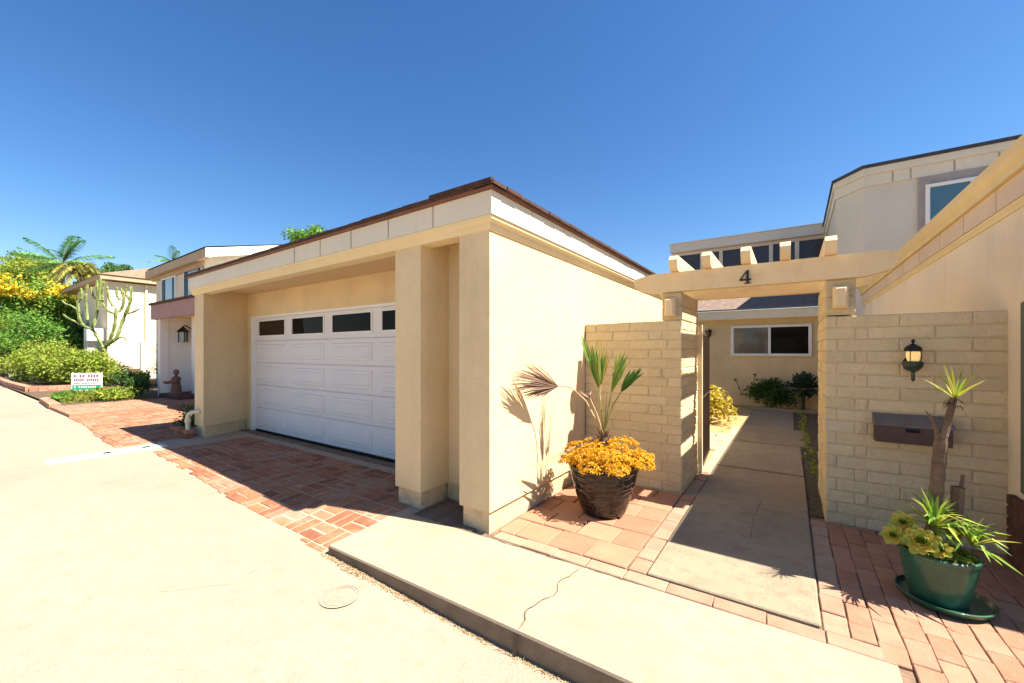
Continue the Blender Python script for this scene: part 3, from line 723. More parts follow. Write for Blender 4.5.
pm = root('fan_palm', 'small fan palm with one dead frond, growing from the black pot', 'palm', PC + Vector((-.02, .06, .46)))
cr = Vector((-1.455, 3.66, .72))
mb = MB(); mb.tube([PC + Vector((-.02, .05, .44)), PC + Vector((-.015, .045, .60)), cr], [.045, .040, .026], 9)
for i in range(26):
    a = rng.uniform(0, 6.28); z = rng.uniform(.50, .74); p = Vector((cr.x + .034 * math.cos(a), cr.y + .034 * math.sin(a), z)); mb.blade([p, p + Vector((.018 * math.cos(a), .018 * math.sin(a), .05)), p + Vector((.035 * math.cos(a), .035 * math.sin(a), .075))], [.03, .02, .004], Vector((math.cos(a), math.sin(a), .3)))
part('trunk', mb, 'bark', pm, recalc=False)
def frond(petiole, fan, lmat, smat, spread=.0, name='frond', lab=None, n=18, wid=.016, nrm=None, droop=0.):
    """fan: hub point, tip list (edge of the folded fan)"""
    mb = MB(); P = [Vector(p) for p in petiole]; Q = []
    for i in range(len(P) - 1):
        for t in range(4): Q.append(P[i].lerp(P[i + 1], t / 4))
    Q.append(P[-1]); k = len(Q)
    mb.tube(Q, [.009 - .0045 * i / k for i in range(k)], 6, 1)
    hub = P[-1]; T = [Vector(t) for t in fan]
    for i in range(n):
        t = i / (n - 1) * (len(T) - 1); a = int(min(t, len(T) - 2)); tip = T[a].lerp(T[a + 1], t - a)
        tip = hub + (tip - hub) * rng.uniform(.86, 1.06) + Vector((rng.uniform(-.012, .012), rng.uniform(-.04, .04), rng.uniform(-.012, .012)))
        mid = hub.lerp(tip, .5) + Vector((0, rng.uniform(-.02, .02), rng.uniform(-.004, .01)))
        nn = nrm or Vector((.3, -1, .3)); end = tip + Vector((0, 0, -droop * rng.random()))
        mb.blade([hub, hub.lerp(mid, .5), mid, mid.lerp(tip, .6), end], [.006, wid * .9, wid, wid * .55, .002], nn + rv() * .5, 0, .5)
    part(name, mb, [lmat, smat], pm, recalc=False, label=lab)
cY = 3.66
L_ = lambda u, v, dy=0.: onY(u, v, cY + dy)
frond([cr, L_(601, 408), L_(598.5, 388)], [L_(580, 330, .03), L_(584, 340, -.05), L_(592, 345, -.08), L_(603, 352, -.04), L_(604, 362, .02)], 'fan_green', 'stem_green', n=24, wid=.030)
frond([cr, L_(600, 405, .06), L_(601, 385, .10)], [L_(596, 336, .16), L_(605, 340, .12), L_(612, 350, .14)], 'palm_leaf_dry', 'stem_dry', n=12, wid=.010)
frond([cr, L_(608, 410), L_(611.5, 392)], [L_(619, 352, .04), L_(625, 354, -.04), L_(630, 358, -.02)], 'fan_green', 'stem_green', n=11, wid=.028)
frond([cr, L_(612, 407), L_(621, 392)], [L_(627, 372, .04), L_(637, 367, -.04), L_(643, 368, -.04), L_(642, 374, .02)], 'fan_dark', 'stem_green', n=12, wid=.03)
X_ = onX
frond([cr, X_(594, 416, -1.50), X_(586, 401, -1.58), X_(575, 390.5, -1.67), X_(567, 386.5, -1.73), X_(558, 386.5, -1.79)], [X_(533, 360, -1.90), X_(521, 364, -1.93), X_(511, 374, -1.95), X_(508, 384, -1.96), X_(513, 391, -1.95), X_(526, 398, -1.93), X_(542, 397, -1.88)], 'dead_leaf', 'stem_dry', n=54, wid=.015, droop=.02, lab='dead greyish brown frond arching to the left', nrm=Vector((.9, -.3, .3)))
frond([cr, L_(597, 414, .03), L_(590, 398, .04)], [L_(578, 389, .02), L_(584, 394, .08), L_(591, 390, .05)], 'dead_leaf', 'stem_dry', n=8, wid=.022)
mb = MB(); mb.blade([cr + Vector((-.02, 0, -.02)), X_(585, 444, -1.62), X_(560, 455, -1.80), X_(531, 468, -1.95)], [.02, .035, .04, .012], Vector((.3, -.6, 1)), 0, .5); mb.blade([cr + Vector((-.02, .02, -.02)), X_(585, 446, -1.60), X_(562, 459, -1.76), X_(540, 468, -1.88)], [.012, .02, .022, .006], Vector((.3, -.6, 1)), 0, .5)
part('frond', mb, 'stem_dry', pm, recalc=False, label='dry tan frond hanging down to the left')
mb = MB(); mb.tube([cr, L_(605.5, 415), L_(607, 392)], [.007, .006, .002], 6); part('spear', mb, 'stem_green', pm)

# ------------------------------------------------------------------ green pot
GC = Vector((.735, 3.47, 0))
mb = MB(); mb.lathe([(.16, .0), (.19, .006), (.212, .03), (.218, .045), (.210, .048), (.195, .022), (.02, .016)], GC + Vector((.025, .01, 0)), 40)
single('plant_saucer', mb, 'green_pot', 'round green glazed saucer under the green pot', 'saucer', GC, True)
gpot = root('flower_pot', 'round dark green glazed pot on a saucer, holding spiky yucca', 'plant pot', GC + Vector((0, 0, .018)))
mb = MB(); mb.lathe([(.115, .018), (.125, .024), (.145, .10), (.162, .20), (.172, .275), (.180, .28), (.184, .30), (.176, .308), (.165, .30), (.158, .26)], GC, 40); part('pot', mb, 'green_pot', gpot, True)
mb = MB(); mb.lathe([(.166, .292), (.08, .305), (.001, .31)], GC, 20); part('soil', mb, 'soil', gpot)
yu = root('yucca', 'yucca with bare forked trunk and spiky yellow-green tuft, in the green pot', 'yucca', GC + Vector((0, .03, .28)))
Yy = 3.50; Ly = lambda u, v, dy=0.: onY(u, v, Yy + dy)
mb = MB(); mb.tube([*[Ly(932 + 9 * t / 14, 540 - 100 * t / 14) for t in range(15)]], [(.034 + .004 * (t % 2)) - .0003 * t for t in range(15)], 10)
mb.tube([Ly(942, 441), Ly(947, 425), Ly(951, 409), Ly(955, 398)], [.024, .019, .017, .022], 9)
mb.tube([Ly(939, 441), Ly(936, 428), Ly(931, 418), Ly(926, 411)], [.018, .012, .011, .006], 7)
for i in range(30):
    a = rng.uniform(0, 6.28); p = Ly(rng.uniform(951, 957), rng.uniform(397, 407)) + Vector((.018 * math.cos(a), .018 * math.sin(a), 0)); mb.blade([p, p + Vector((.02 * math.cos(a), .02 * math.sin(a), -.01)), p + Vector((.028 * math.cos(a), .028 * math.sin(a), -.03))], [.014, .01, .002], Vector((0, 0, 1)))
part('trunk', mb, 'bark', yu, recalc=False)
mb = MB(); hub = Ly(955, 398)
for (u, v, dy) in ((944, 364, .05), (951, 366, -.03), (976, 372, .02), (986, 380, -.06), (924, 379, -.02), (938, 372, .10), (966, 378, -.10), (934, 386, -.10), (972, 388, -.12), (948, 375, -.12), (962, 370, .08)):
    tip = Ly(u, v, dy); mid = hub.lerp(tip, .5) + Vector((0, 0, .008)); mb.blade([hub, hub.lerp(mid, .5), mid, tip.lerp(mid, .4), tip], [.010, .014, .012, .008, .001], Vector((0, -1, .5)), 0, .4)
part('leaf_tuft', mb, 'yucca_leaf', yu, recalc=False)
mb = MB(); mb.tube([Ly(954, 540, .06), Ly(957, 508, .06), Ly(958, 487, .06)], [.034, .03, .032], 8); mb.tube([Ly(961, 489, .06), Ly(963, 475, .06)], [.011, .009], 7)
mb2 = MB()
for q in range(130):
    a = rng.uniform(0, 6.28); k = .15 * rng.random() ** .5; p = GC + Vector((k * math.cos(a), k * math.sin(a), .305)); rosette(mb2, p, Vector((math.cos(a), math.sin(a), 1.2)), rng.uniform(.018, .034), 7)
single('low_succulent', mb2, 'leaf_olive', 'low olive succulent carpet covering the soil of the green pot', 'plant', GC + Vector((0, 0, .3)), recalc=False)
single('cut_stump', mb, 'bark', 'short sawn-off brown stump beside the yucca trunk', 'stump', GC + Vector((.1, .08, .28)))
def spiky(name, c, n, l, tips, mt, label):
    mb = MB(); c = Vector(c)
    for i in range(n):
        a = i * 2.4 + rng.uniform(-.2, .2); e = rng.uniform(.15, 1.35); ll = l * rng.uniform(.6, 1.05)
        d = Vector((math.cos(a) * math.cos(e), math.sin(a) * math.cos(e), math.sin(e))); tip = c + d * ll + Vector((0, 0, -.05 * math.cos(e)))
        m_ = c + d * ll * .55 + Vector((0, 0, .02)); mb.blade([c, c.lerp(m_, .5), m_, m_.lerp(tip, .6), tip], [.013, .019, .016, .010, .001], Vector((0, 0, 1)) + d * .2, 0, .35)
    for t in tips:
        tip = Vector(t); m_ = c.lerp(tip, .5) + Vector((0, 0, .015)); mb.blade([c, c.lerp(m_, .5), m_, m_.lerp(tip, .6), tip], [.014, .021, .018, .011, .001], Vector((0, -.2, 1)), 0, .35)
    return single(name, mb, mt, label, 'plant', c, recalc=False)
a1 = onY(935, 527, 3.40)
spiky('spiky_succulent', a1, 46, .25, [onY(975, 530, 3.32), onY(898, 519, 3.42), onY(905, 503, 3.5), onY(944, 550, 3.28), onY(958, 548, 3.28), onY(983, 526, 3.36)], 'agave_leaf', 'green and yellow spiky rosette at the front middle of the green pot')
a2 = onY(972, 545, 3.40)
spiky('spiky_succulent', a2, 36, .20, [onY(1022, 543, 3.32), onY(1024, 576, 3.2), onY(1003, 566, 3.25), onY(1000, 530, 3.4)], 'agave_leaf', 'spiky plant with long yellow leaves hanging over the green pot\'s right rim')
a3 = onY(953, 540, 3.47)
spiky('spiky_succulent', a3, 34, .15, [onY(948, 512, 3.5), onY(968, 520, 3.5)], 'agave_leaf', 'short spiky tuft in the middle of the green pot, between the two larger spiky plants')
for (u, v, y, r, lab) in ((921, 541, 3.33, .070, 'large flat yellow-green rosette facing out over the front of the green pot'), (903, 522, 3.44, .054, 'small rosette at the back left of the green pot'), (893, 535, 3.40, .052, 'orange-tinged rosette spilling over the left rim of the green pot'), (941, 550, 3.32, .042, 'smallest yellow rosette on the front rim of the green pot')):
    mb = MB(); p = onY(u, v, y); up = Vector((-.38, -.9, .62)).normalized(); ax = up.orthogonal().normalized(); ay = up.cross(ax)
    for q in range(44):
        t = (q + 1) / 44; a = q * 2.39996; rad_ = ax * math.cos(a) + ay * math.sin(a); dd = rad_ * (.15 + .85 * t ** .7) + up * (1.0 - .85 * t)
        mb.spoon(p + rad_ * r * .10 * t - up * r * .35 * t, dd, (up - rad_ * .6).normalized(), r * (.35 + .95 * t), r * (.30 + .42 * t), 0 if t > .35 else 1, .5)
    mb.tube([p, p + Vector((.03, .05, -.06)), Vector((GC.x, GC.y, .27))], [.012, .01, .012], 6)
    single('rosette_succulent', mb, ['aeonium', 'agave_leaf'], lab, 'plant', p, recalc=False)

# ------------------------------------------------------------------ right neighbour's garage (its side wall) and things on it
ng = root('garage', 'tan stucco side wall of the neighbouring garage with yellow roof trim', 'garage', (3, 6, 0))
NX = 1.33; NY = 3.90
mb = MB(); mb.box(NX, 7.5, NY, NY + .2, -.3, 2.53); mb.box(NX + .0005, NX + .2, NY + .2, 11.6, -.3, 2.53); mb.box(NX + .2, 7.5, 11.4, 11.599, -.3, 2.53)
part('wall', mb, 'stucco_light', ng)
def nsw(prof):
    mb = MB(); st = []
    for (px, py), (ax, ay) in (((NX, 11.6), (-1, 0)), ((NX, NY), (-1, -1)), ((7.5, NY), (0, -1))): st.append([(px + ax * o, py + ay * o, z) for o, z in prof])
    n = len(prof)
    for a, b in zip(st, st[1:]):
        for i in range(n): mb.add([a[i], a[(i + 1) % n], b[(i + 1) % n], b[i]], [[0, 1, 2, 3]])
    mb.poly(st[0]); mb.poly(st[-1][::-1]); return mb
part('moulding', nsw([(-.05, 2.50), (.012, 2.50), (.020, 2.52), (.034, 2.535), (.036, 2.55), (-.05, 2.55)]), 'moulding', ng)
fa = nsw([(-.05, 2.552), (.045, 2.552), (.045, 2.715), (-.05, 2.715)])
for y in (4.6, 5.3, 6.0, 6.8, 7.7, 8.8, 10): fa.box(NX - .0462, NX - .03, y - .006, y + .006, 2.553, 2.714, 1)
M['fascia_tan'] = mat('fascia_tan', (.64, .49, .33), .7, 2, .05, .1, 40, .003, .25, stain=(.45, .33, .2), stain_amt=.3, streak=True)
part('fascia', fa, ['fascia_tan', 'seam'], ng)
part('roof_trim', nsw([(-.05, 2.717), (.075, 2.717), (.080, 2.76), (.070, 2.768), (.085, 2.79), (.10, 2.83), (.105, 2.885), (-.05, 2.905)]), 'trim_yellow', ng)
mb = MB(); mb.add([(NX - .08, NY - .08, 2.885), (7.5, NY - .08, 2.885), (7.5, 11.6, 2.885), (NX - .08, 11.6, 2.885), (NX + 2.5, NY + 2.6, 3.02), (7.5, NY + 2.6, 3.02), (7.5, 9, 3.02), (NX + 2.5, 9, 3.02)], [[0, 1, 5, 4], [3, 0, 4, 7], [2, 3, 7, 6], [4, 5, 6, 7], [1, 2, 6, 5], [0, 1, 2, 3]]); part('roof', mb, 'roof_brown', ng)
mb = MB(); mb.cbox(NX - .035, NX - .001, 3.85, 4.25, .53, 1.84, .012); mb.cbox(NX - .041, NX - .033, 3.89, 4.21, .58, 1.79, .004)
single('utility_cabinet', mb, 'cabinet', 'dark green-grey cabinet fixed to the neighbouring wall at the far right', 'cabinet', (NX, 4.2, .53))
mb = MB()
for c in range(6):
    y = 3.6 - (.1 if c % 2 else 0)
    while y < 4.43:
        y0, y1 = max(3.6, y), min(y + .205, 4.43)
        if y1 - y0 > .04: mb.cbox(NX - .045, NX - .004, y0 + .004, y1 - .004, .005 + c * .08, .078 + c * .08, .006)
        y += .213
mb.box(NX - .037, NX - .006, 3.61, 4.42, 0, .47, 1)
single('brick_ledge', mb, ['plaster_dark', 'moss'], 'low dark red brick ledge against the wall beside the green pot', 'brick ledge', (NX - .05, 4.1, 0))

# ------------------------------------------------------------------ house at the end of the walk
bh = root('house', 'tan house with low eave, sliding window and glazed upper storey behind the gate', 'house', (-1, 14, 0))
mb = MB(); mb.box(-4.6, 1.2, 13.2, 13.4, -.3, 2.42); part('wall', mb, 'stucco', bh)
mb = MB(); mb.box(-4.8, 1.2, 12.82, 12.86, 2.40, 2.63); mb.box(-4.8, 1.2, 12.862, 13.2, 2.421, 2.45); part('fascia', mb, 'stucco_light', bh)
mb = MB(); mb.add([(-4.8, 12.76, 2.635), (1.2, 12.76, 2.635), (1.2, 17.0, 4.35), (-4.8, 17.0, 4.35)], [[0, 1, 2, 3]]); mb.add([(-4.8, 12.76, 2.675), (1.2, 12.76, 2.675), (1.2, 17.0, 4.39), (-4.8, 17.0, 4.39)], [[0, 1, 2, 3]])
mb.add([(-4.8, 12.76, 2.635), (1.2, 12.76, 2.635), (1.2, 12.76, 2.675), (-4.8, 12.76, 2.675)], [[0, 1, 2, 3]]); part('roof', mb, 'roof_brown', bh)
wx0, wx1, wz0, wz1 = onY(731, 328, 13.18).x, onY(812, 320, 13.18).x, 1.37, 2.235
w = MB(); t = .075
for q in ((wx0, wx1, wz0, wz0 + t), (wx0, wx1, wz1 - t, wz1), (wx0, wx0 + t, wz0 + t, wz1 - t), (wx1 - t, wx1, wz0 + t, wz1 - t), ((wx0 + wx1) / 2 - .03, (wx0 + wx1) / 2 + .03, wz0 + t, wz1 - t)): w.cbox(q[0], q[1], 13.13, 13.199, q[2], q[3], .008)
win = part('window', w, 'frame_white', bh)
for a, b, g in ((wx0 + t, (wx0 + wx1) / 2 - .03, 'glass_grey'), ((wx0 + wx1) / 2 + .03, wx1 - t, 'glass_dark')): part('pane', B(a - .004, b + .004, 13.165, 13.175, wz0 + t - .004, wz1 - t + .004), g, win)
mb = MB(); cx0, cx1 = -3.81, 1.2; zb, zt = 4.30, 5.36
mb.box(cx0, cx1, 17.0, 17.15, 4.0, 4.42); mb.box(cx0, cx1, 17.001, 17.15, 5.27, 5.38)
mb.box(cx0, cx1, 17.16, 21, 3.9, 5.38); part('upper_wall', mb, 'stucco_grey', bh)
mb = MB()
ms = [cx0, onY(702, 262, 17).x, onY(721, 262, 17).x, onY(771, 260, 17).x, onY(797, 255, 17).x, cx1 - .05]
for x in ms:
    mb = MB(); mb.box(x - .06, x + .06, 16.97, 17.10, 4.42, 5.27); part('mullion', mb, 'stucco_pale', bh)
for a, b in zip(ms, ms[1:]): part('pane', B(a + .06, b - .06, 17.04, 17.05, 4.42, 5.27), 'glass_sky', bh)
mb = MB(); mb.box(cx0 - .1, cx1, 16.8, 21.2, 5.382, 5.70); mb.box(cx0 - .15, cx1, 16.75, 21.3, 5.70, 5.73); part('roof_fascia', mb, 'stucco_grey', bh)
mb = MB(); bx = onY(710, 336, 13.18)
mb.lathe([(.01, .14), (.05, .11), (.07, .06), (.06, .05), (.045, .0), (.05, -.03), (.02, -.10), (.01, -.14)], (bx.x, 13.08, 2.02), 12); mb.tube([(bx.x, 13.2, 2.02), (bx.x, 13.08, 2.0)], .015, 6)
single('wall_lamp', mb, 'brown_metal', 'small brown wall lamp beside the window at the end of the walk', 'lamp', (bx.x, 13.19, 2.0), True)

# two-storey house at the upper right
uh = root('house', 'two-storey pale grey house with chamfered corner at the upper right', 'house', (3.5, 13, 0))
mb = MB(); mb.prism([(1.39, 12.0), (9, 12.0), (9, 18), (1.0, 18), (.93, 12.62)], -.3, 5.18); part('wall', mb, 'stucco_grey', uh)
ux = onY(918, 230, 12).x
mb = MB(); mb.box(ux, 4.9, 11.955, 11.998, 2.8, 5.178); part('window_surround', mb, 'stucco_taupe', uh)
w = MB(); x0, x1, z0, z1 = onY(925, 200, 11.95).x, 4.2, 3.2, onY(927, 185, 11.95).z; t = .07; xm = onY(970, 190, 11.95).x
for q in ((x0, x1, z1 - t, z1), (x0, x1, z0, z0 + t), (x0, x0 + t, z0 + t, z1 - t), (xm, xm + .08, z0 + t, z1 - t), (x1 - t, x1, z0 + t, z1 - t)): w.cbox(q[0], q[1], 11.90, 11.953, q[2], q[3], .008)
win = part('window', w, 'frame_white', uh)
part('pane', B(x0 + t, xm, 11.93, 11.94, z0 + t, z1 - t), 'glass_teal', win); part('pane', B(xm + .08, x1 - t, 11.93, 11.94, z0 + t, z1 - t), 'glass_dark', win)
def ring(o): return [(1.39 - o * .6, 12.0 - o), (9, 12.0 - o), (9, 18), (.98 - o, 18), (.93 - o, 12.62 - o * .5)]
mb = MB(); mb.prism(ring(.03), 5.182, 5.42); mb.prism(ring(.06), 5.422, 5.58)
for u in (893, 911, 955, 1000): x = onY(u, 180, 11.94).x; mb.box(x - .015, x + .015, 11.967, 11.99, 5.19, 5.41, 1)
part('fascia', mb, ['fascia', 'seam'], uh)
mb = MB(); mb.prism(ring(.09), 5.582, 5.65); part('roof', mb, 'roof_dark', uh)

# ------------------------------------------------------------------ left neighbour's house
lh = root('house', 'two-storey cream house with mauve porch canopy, left of the garage', 'house', (-18, 7, 0))
HY0 = 6.0; hx0, hx1 = -23.2, -17.7
mb = MB(); mb.box(hx0, hx1, HY0, 15, -.3, 4.82); part('wall', mb, 'stucco_pale', lh)
mb = MB(); mb.box(-17.69, -10.0, 6.4, 12, -.3, 2.9); part('lower_wall', mb, 'stucco_white', lh)
mb = MB(); mb.box(-16.95, -10.0, 4.25, 4.33, 2.52, 2.97); mb.box(-16.95, -16.87, 4.331, 6.0, 2.52, 2.97); part('canopy_fascia', mb, 'mauve', lh)
mb = MB(); mb.box(-17.0, -10.0, 4.2, 6.3, 2.972, 3.04); part('canopy_roof', mb, 'shingle_edge', lh)
mb = MB(); mb.box(-16.86, -10.0, 4.335, 6.3, 2.60, 2.66); part('canopy_soffit', mb, 'stucco_soffit', lh)
mb = MB(); mb.box(-16.86, -16.62, 4.40, 4.62, 0, 2.598); part('pillar', mb, 'stucco_white', lh)
mb = MB(); mb.box(-16.64, -15.0, 5.3, 5.5, 0, 2.598); mb.box(-16.86, -16.64, 4.621, 5.5, 0, 2.599); part('porch_wall', mb, 'stucco_white', lh)
mb = MB(); mb.box(-15.75, -15.15, 4.95, 5.299, 0, 2.597); part('porch_pilaster', mb, 'stucco_white', lh)
mb = MB(); mb.cbox(-16.6, -14.9, 4.35, 5.29, .05, .17, .02); part('porch_step', mb, 'plaster_dark', lh)
mb = MB() # eave rising to the right, gable end facing the street
e0 = at(154, 271.5, 17.9); e1 = onY(206, 247.8, 5.72); g1 = onX(262, 252, -17.5)
mb.add([(hx0 - .3, 5.7, e0.z), (e1.x, 5.7, e1.z), (-17.4, 9.2, 6.05), (hx0 - .3, 9.2, 6.0)], [[0, 1, 2, 3]]); mb.add([(hx0 - .3, 5.7, e0.z + .05), (e1.x, 5.7, e1.z + .05), (-17.4, 9.2, 6.1), (hx0 - .3, 9.2, 6.05)], [[0, 1, 2, 3]])
part('roof', mb, 'roof_brown', lh)
mb = MB(); mb.add([(hx0 - .3, 5.70, e0.z - .30), (e1.x, 5.70, e1.z - .32), (e1.x, 5.70, e1.z - .005), (hx0 - .3, 5.70, e0.z - .005), (hx0 - .3, 5.9, e0.z - .30), (e1.x, 5.9, e1.z - .32), (e1.x, 5.9, e1.z + .02), (hx0 - .3, 5.9, e0.z + .02)], [[0, 1, 2, 3], [4, 5, 6, 7], [0, 1, 5, 4], [2, 3, 7, 6], [0, 3, 7, 4], [1, 2, 6, 5]])
mb.box(hx0 - .2, hx1 - .002, 5.9, 6.0, 4.60, 4.80); M['eave_brown'] = mat('eave_brown', (.44, .31, .19), .7, 3, .1, .2); part('fascia', mb, 'eave_brown', lh)
mb = MB(); mb.add([(e1.x + .003, 5.70, e1.z - .32), (e1.x + .003, 9.2, 5.68), (e1.x + .003, 9.2, 6.0), (e1.x + .003, 5.70, e1.z)], [[0, 1, 2, 3]]); mb.add([(-17.695, 5.95, 4.4), (-17.695, 9.2, 4.4), (-17.695, 9.2, 5.7), (-17.695, 5.95, 5.0)], [[0, 1, 2, 3]]); part('gable_trim', mb, 'fascia', lh)
for (u0, u1, vt, vb, sh) in ((161.5, 175.5, 277, 307, True), (183.5, 202, 268, 306, False)):
    w = MB(); p0, p1 = onY(u0, vt, 5.95), onY(u1, vt, 5.95); zt = onY((u0 + u1) / 2, vt, 5.95).z; zb = 3.1; t = .07
    for q in ((p0.x, p1.x, zt - t, zt), (p0.x, p1.x, zb, zb + t), (p0.x, p0.x + t, zb + t, zt - t), (p1.x - t, p1.x, zb + t, zt - t)): w.box(q[0], q[1], 5.93, 5.999, q[2], q[3])
    win = part('window', w, 'frame_white', lh)
    part('pane', B(p0.x + t, p1.x - t, 5.96, 5.97, zb + t, zt - t), 'glass_pale', win)
    for sx in (p0.x + .09, p1.x - .39): part('curtain', B(sx, sx + .30, 5.945, 5.955, zb + t, zt - t), 'glass_dark', win)
pl_ = root('wall_lantern', 'black square porch lantern hanging under the mauve canopy', 'lantern', onY(183, 335, 5.0))
c = onY(183, 335, 4.92)
mb = MB(); mb.lathe([(.02, .28), (.05, .24), (.17, .12), (.17, .09)], c, 4); part('cap', mb, 'black_metal', pl_)
mb = MB(); mb.lathe([(.11, .09), (.11, -.22), (.09, -.22)], c, 4); part('glass', mb, 'glass_pale', pl_)
mb = MB()
for a in range(4):
    q = a * math.pi / 2; mb.tube([c + Vector((.12 * math.cos(q), .12 * math.sin(q), .1)), c + Vector((.12 * math.cos(q), .12 * math.sin(q), -.24))], .015, 5)
mb.tube([c + Vector((0, .3, .18)), c + Vector((.02, .03, .32)), c + Vector((0, 0, .26))], .02, 6); mb.box(c.x - .06, c.x + .06, c.y + .02, c.y + .03, c.z - .24, c.z - .22); part('frame', mb, 'black_metal', pl_)

# clay figure on the porch
sp = Vector((-15.72, 4.55, .17))
mb = MB(); mb.lathe([(.21, .0), (.21, .05), (.165, .07), (.155, .12), (.145, .24), (.125, .33), (.115, .38), (.135, .45), (.14, .50), (.10, .545), (.045, .57), (.042, .60), (.075, .63), (.09, .68), (.085, .73), (.05, .77), (.005, .78)], sp, 18, 0, 1., .85)
for s in (-1, 1): mb.tube([sp + Vector((.12 * s, 0, .50)), sp + Vector((.17 * s, -.06, .40)), sp + Vector((.06 * s - .03, -.19, .36))], [.045, .04, .03], 8)
mb.lathe([(.03, .0), (.10, .03), (.13, .08), (.12, .08), (.05, .05)], sp + Vector((-.06, -.19, .33)), 14)
single('statue', mb, 'statue', 'brown clay figure holding a bowl on the porch step', 'statue', sp, True)

# bush + low brick edging near the pipe
mb = MB(); foliage(mb, (-9.95, 3.15, .22), (.32, .3, .26), 900, .06, clumps=14)
single('dark_shrub', mb, 'leaf_dark', 'small dark shrub beside the cream pipe', 'shrub', (-9.95, 3.15, 0), recalc=False)
mb = MB()
for c in range(2):
    for i in range(4): mb.cbox(-9.30 + i * .2, -9.11 + i * .2, 2.60, 2.70, .01 + c * .07, .075 + c * .07, .006)
single('brick_edging', mb, 'brick', 'low double course of dark bricks by the cream pipe', 'brick edging', (-8.9, 2.65, 0))

# ------------------------------------------------------------------ street furniture bits
mb = MB(); mb.cbox(-8.44, -8.10, .98, 2.25, -.05, .012, .01, 0, .004)
for y in (1.58, 2.02): mb.box(-8.34, -8.22, y - .045, y + .045, .0, .0155, 1)
single('drain_strip', mb, ['drain', 'black_metal'], 'white concrete drain strip with two dark slots across the street edge', 'drain', (-8.27, 1.6, 0))
uc = (-2.40, 1.545, G(-2.4, 1.545)); mb = MB()
for r0, r1, m_ in ((.125, .112, 0), (.10, .094, 0), (.018, .0, 1)):
    n = 36; a = [(uc[0] + r0 * math.cos(2 * math.pi * i / n), uc[1] + r0 * math.sin(2 * math.pi * i / n), uc[2] + .005) for i in range(n)]; b = [(uc[0] + r1 * math.cos(2 * math.pi * i / n), uc[1] + r1 * math.sin(2 * math.pi * i / n), uc[2] + .006) for i in range(n)]
    mb.add(a + b, [[i, (i + 1) % n, n + (i + 1) % n, n + i] for i in range(n)], m_)
mb.lathe([(.112, -.03), (.112, .003), (.001, .0035)], uc, 36, 2)
M['cover_rim'] = mat('cover_rim', (.33, .26, .19), .95, 14, .15, .2)
single('utility_cover', mb, ['cover_rim', 'cover_rim', 'street'], 'small round concrete cover in the street by the kerb end', 'utility cover', uc)
mb = MB()
for _ in range(2200):
    x = rng.uniform(-3.0, .4); y = 1.797 + (x + 2.95) * .012 - abs(rng.gauss(0, .014)) - .002 - (.03 if x < -2 else .012) * rng.random() ** 2; p = Vector((x, y, G(x, y) + .004))
    mb.leaf(p, Vector((rng.uniform(-1, 1), rng.uniform(-1, 1), .1)), Vector((0, 0, 1)) + rv() * .4, rng.uniform(.005, .020), rng.uniform(.003, .009))
for _ in range(60):
    x = rng.uniform(-2.75, -2.45); p = Vector((x, 1.77 - rng.random() * .03, G(x, 1.75))); mb.leaf(p, Vector((rng.uniform(-1, 1), rng.uniform(-1, .3), .8)), Vector((0, 0, 1)), .03, .006)
struct('dry_litter', mb, 'litter', recalc=False, kind='stuff')

# ------------------------------------------------------------------ courtyard plants
mb = MB(); foliage(mb, (-1.55, 9.75, .36), (.62, .7, .42), 5200, .075, clumps=40, asp=.7)
single('golden_shrub', mb, leafmat('golden_leaf', (.30, .24, .02), (.46, .36, .03), (.56, .44, .06)), 'rounded golden-yellow shrub in the sun beside the entry walk', 'shrub', (-1.5, 9.7, 0), recalc=False)
mb = MB(); foliage(mb, (-.45, 12.8, .45), (.62, .3, .38), 3000, .075, clumps=30)
for i in range(7):
    p = Vector((-.45 + rng.uniform(-.9, .9), 12.75, .3)); q = p + Vector((rng.uniform(-.15, .15), -.05, rng.uniform(.35, .6))); mb.tube([p, p.lerp(q, .5) + Vector((.03, 0, 0)), q], .01, 5); rosette(mb, q, Vector((0, -.5, 1)), .09, 10, 0, .4)
single('flowering_shrub', mb, 'leaf_dark', 'straggly dark shrub with thin stems under the far window', 'shrub', (-.45, 12.8, 0), recalc=False)
mb = MB(); c0 = Vector((.28, 12.75, .55))
for i in range(60):
    d = rv(); d.z = abs(d.z) + .1 if i % 3 else d.z; d.normalize(); p = c0 + Vector((d.x * .1, d.y * .1, d.z * .05)); tip = c0 + Vector((d.x * .48, d.y * .42, d.z * .46)); up = Vector((0, 0, 1)) - d * .4
    mb.blade([p, p.lerp(tip, .4), p.lerp(tip, .75), tip], [.07, .15, .15, .02], up, 0, .3)
mb.tube([(.28, 12.8, 0), (.28, 12.78, .5)], .04, 6)
single('succulent_bush', mb, 'leaf_bluish', 'large dark blue-green fleshy succulent beside the far window', 'succulent', (.28, 12.75, 0), recalc=False)
mb = MB()
for y in [6 + .35 * i for i in range(20)]:
    foliage(mb, (.23 + rng.uniform(-.04, .04), y, .03), (.06, .15, .04 + .05 * rng.random()), 30, .045, clumps=4)
for y in [5.6 + .3 * i for i in range(13)]:
    foliage(mb, (-1.0 + rng.uniform(-.4, .04), y, .0), (.05, .06, .035), 10, .035, clumps=3)
mb2 = struct('ground_cover', mb, 'leaf_olive', recalc=False, kind='stuff')

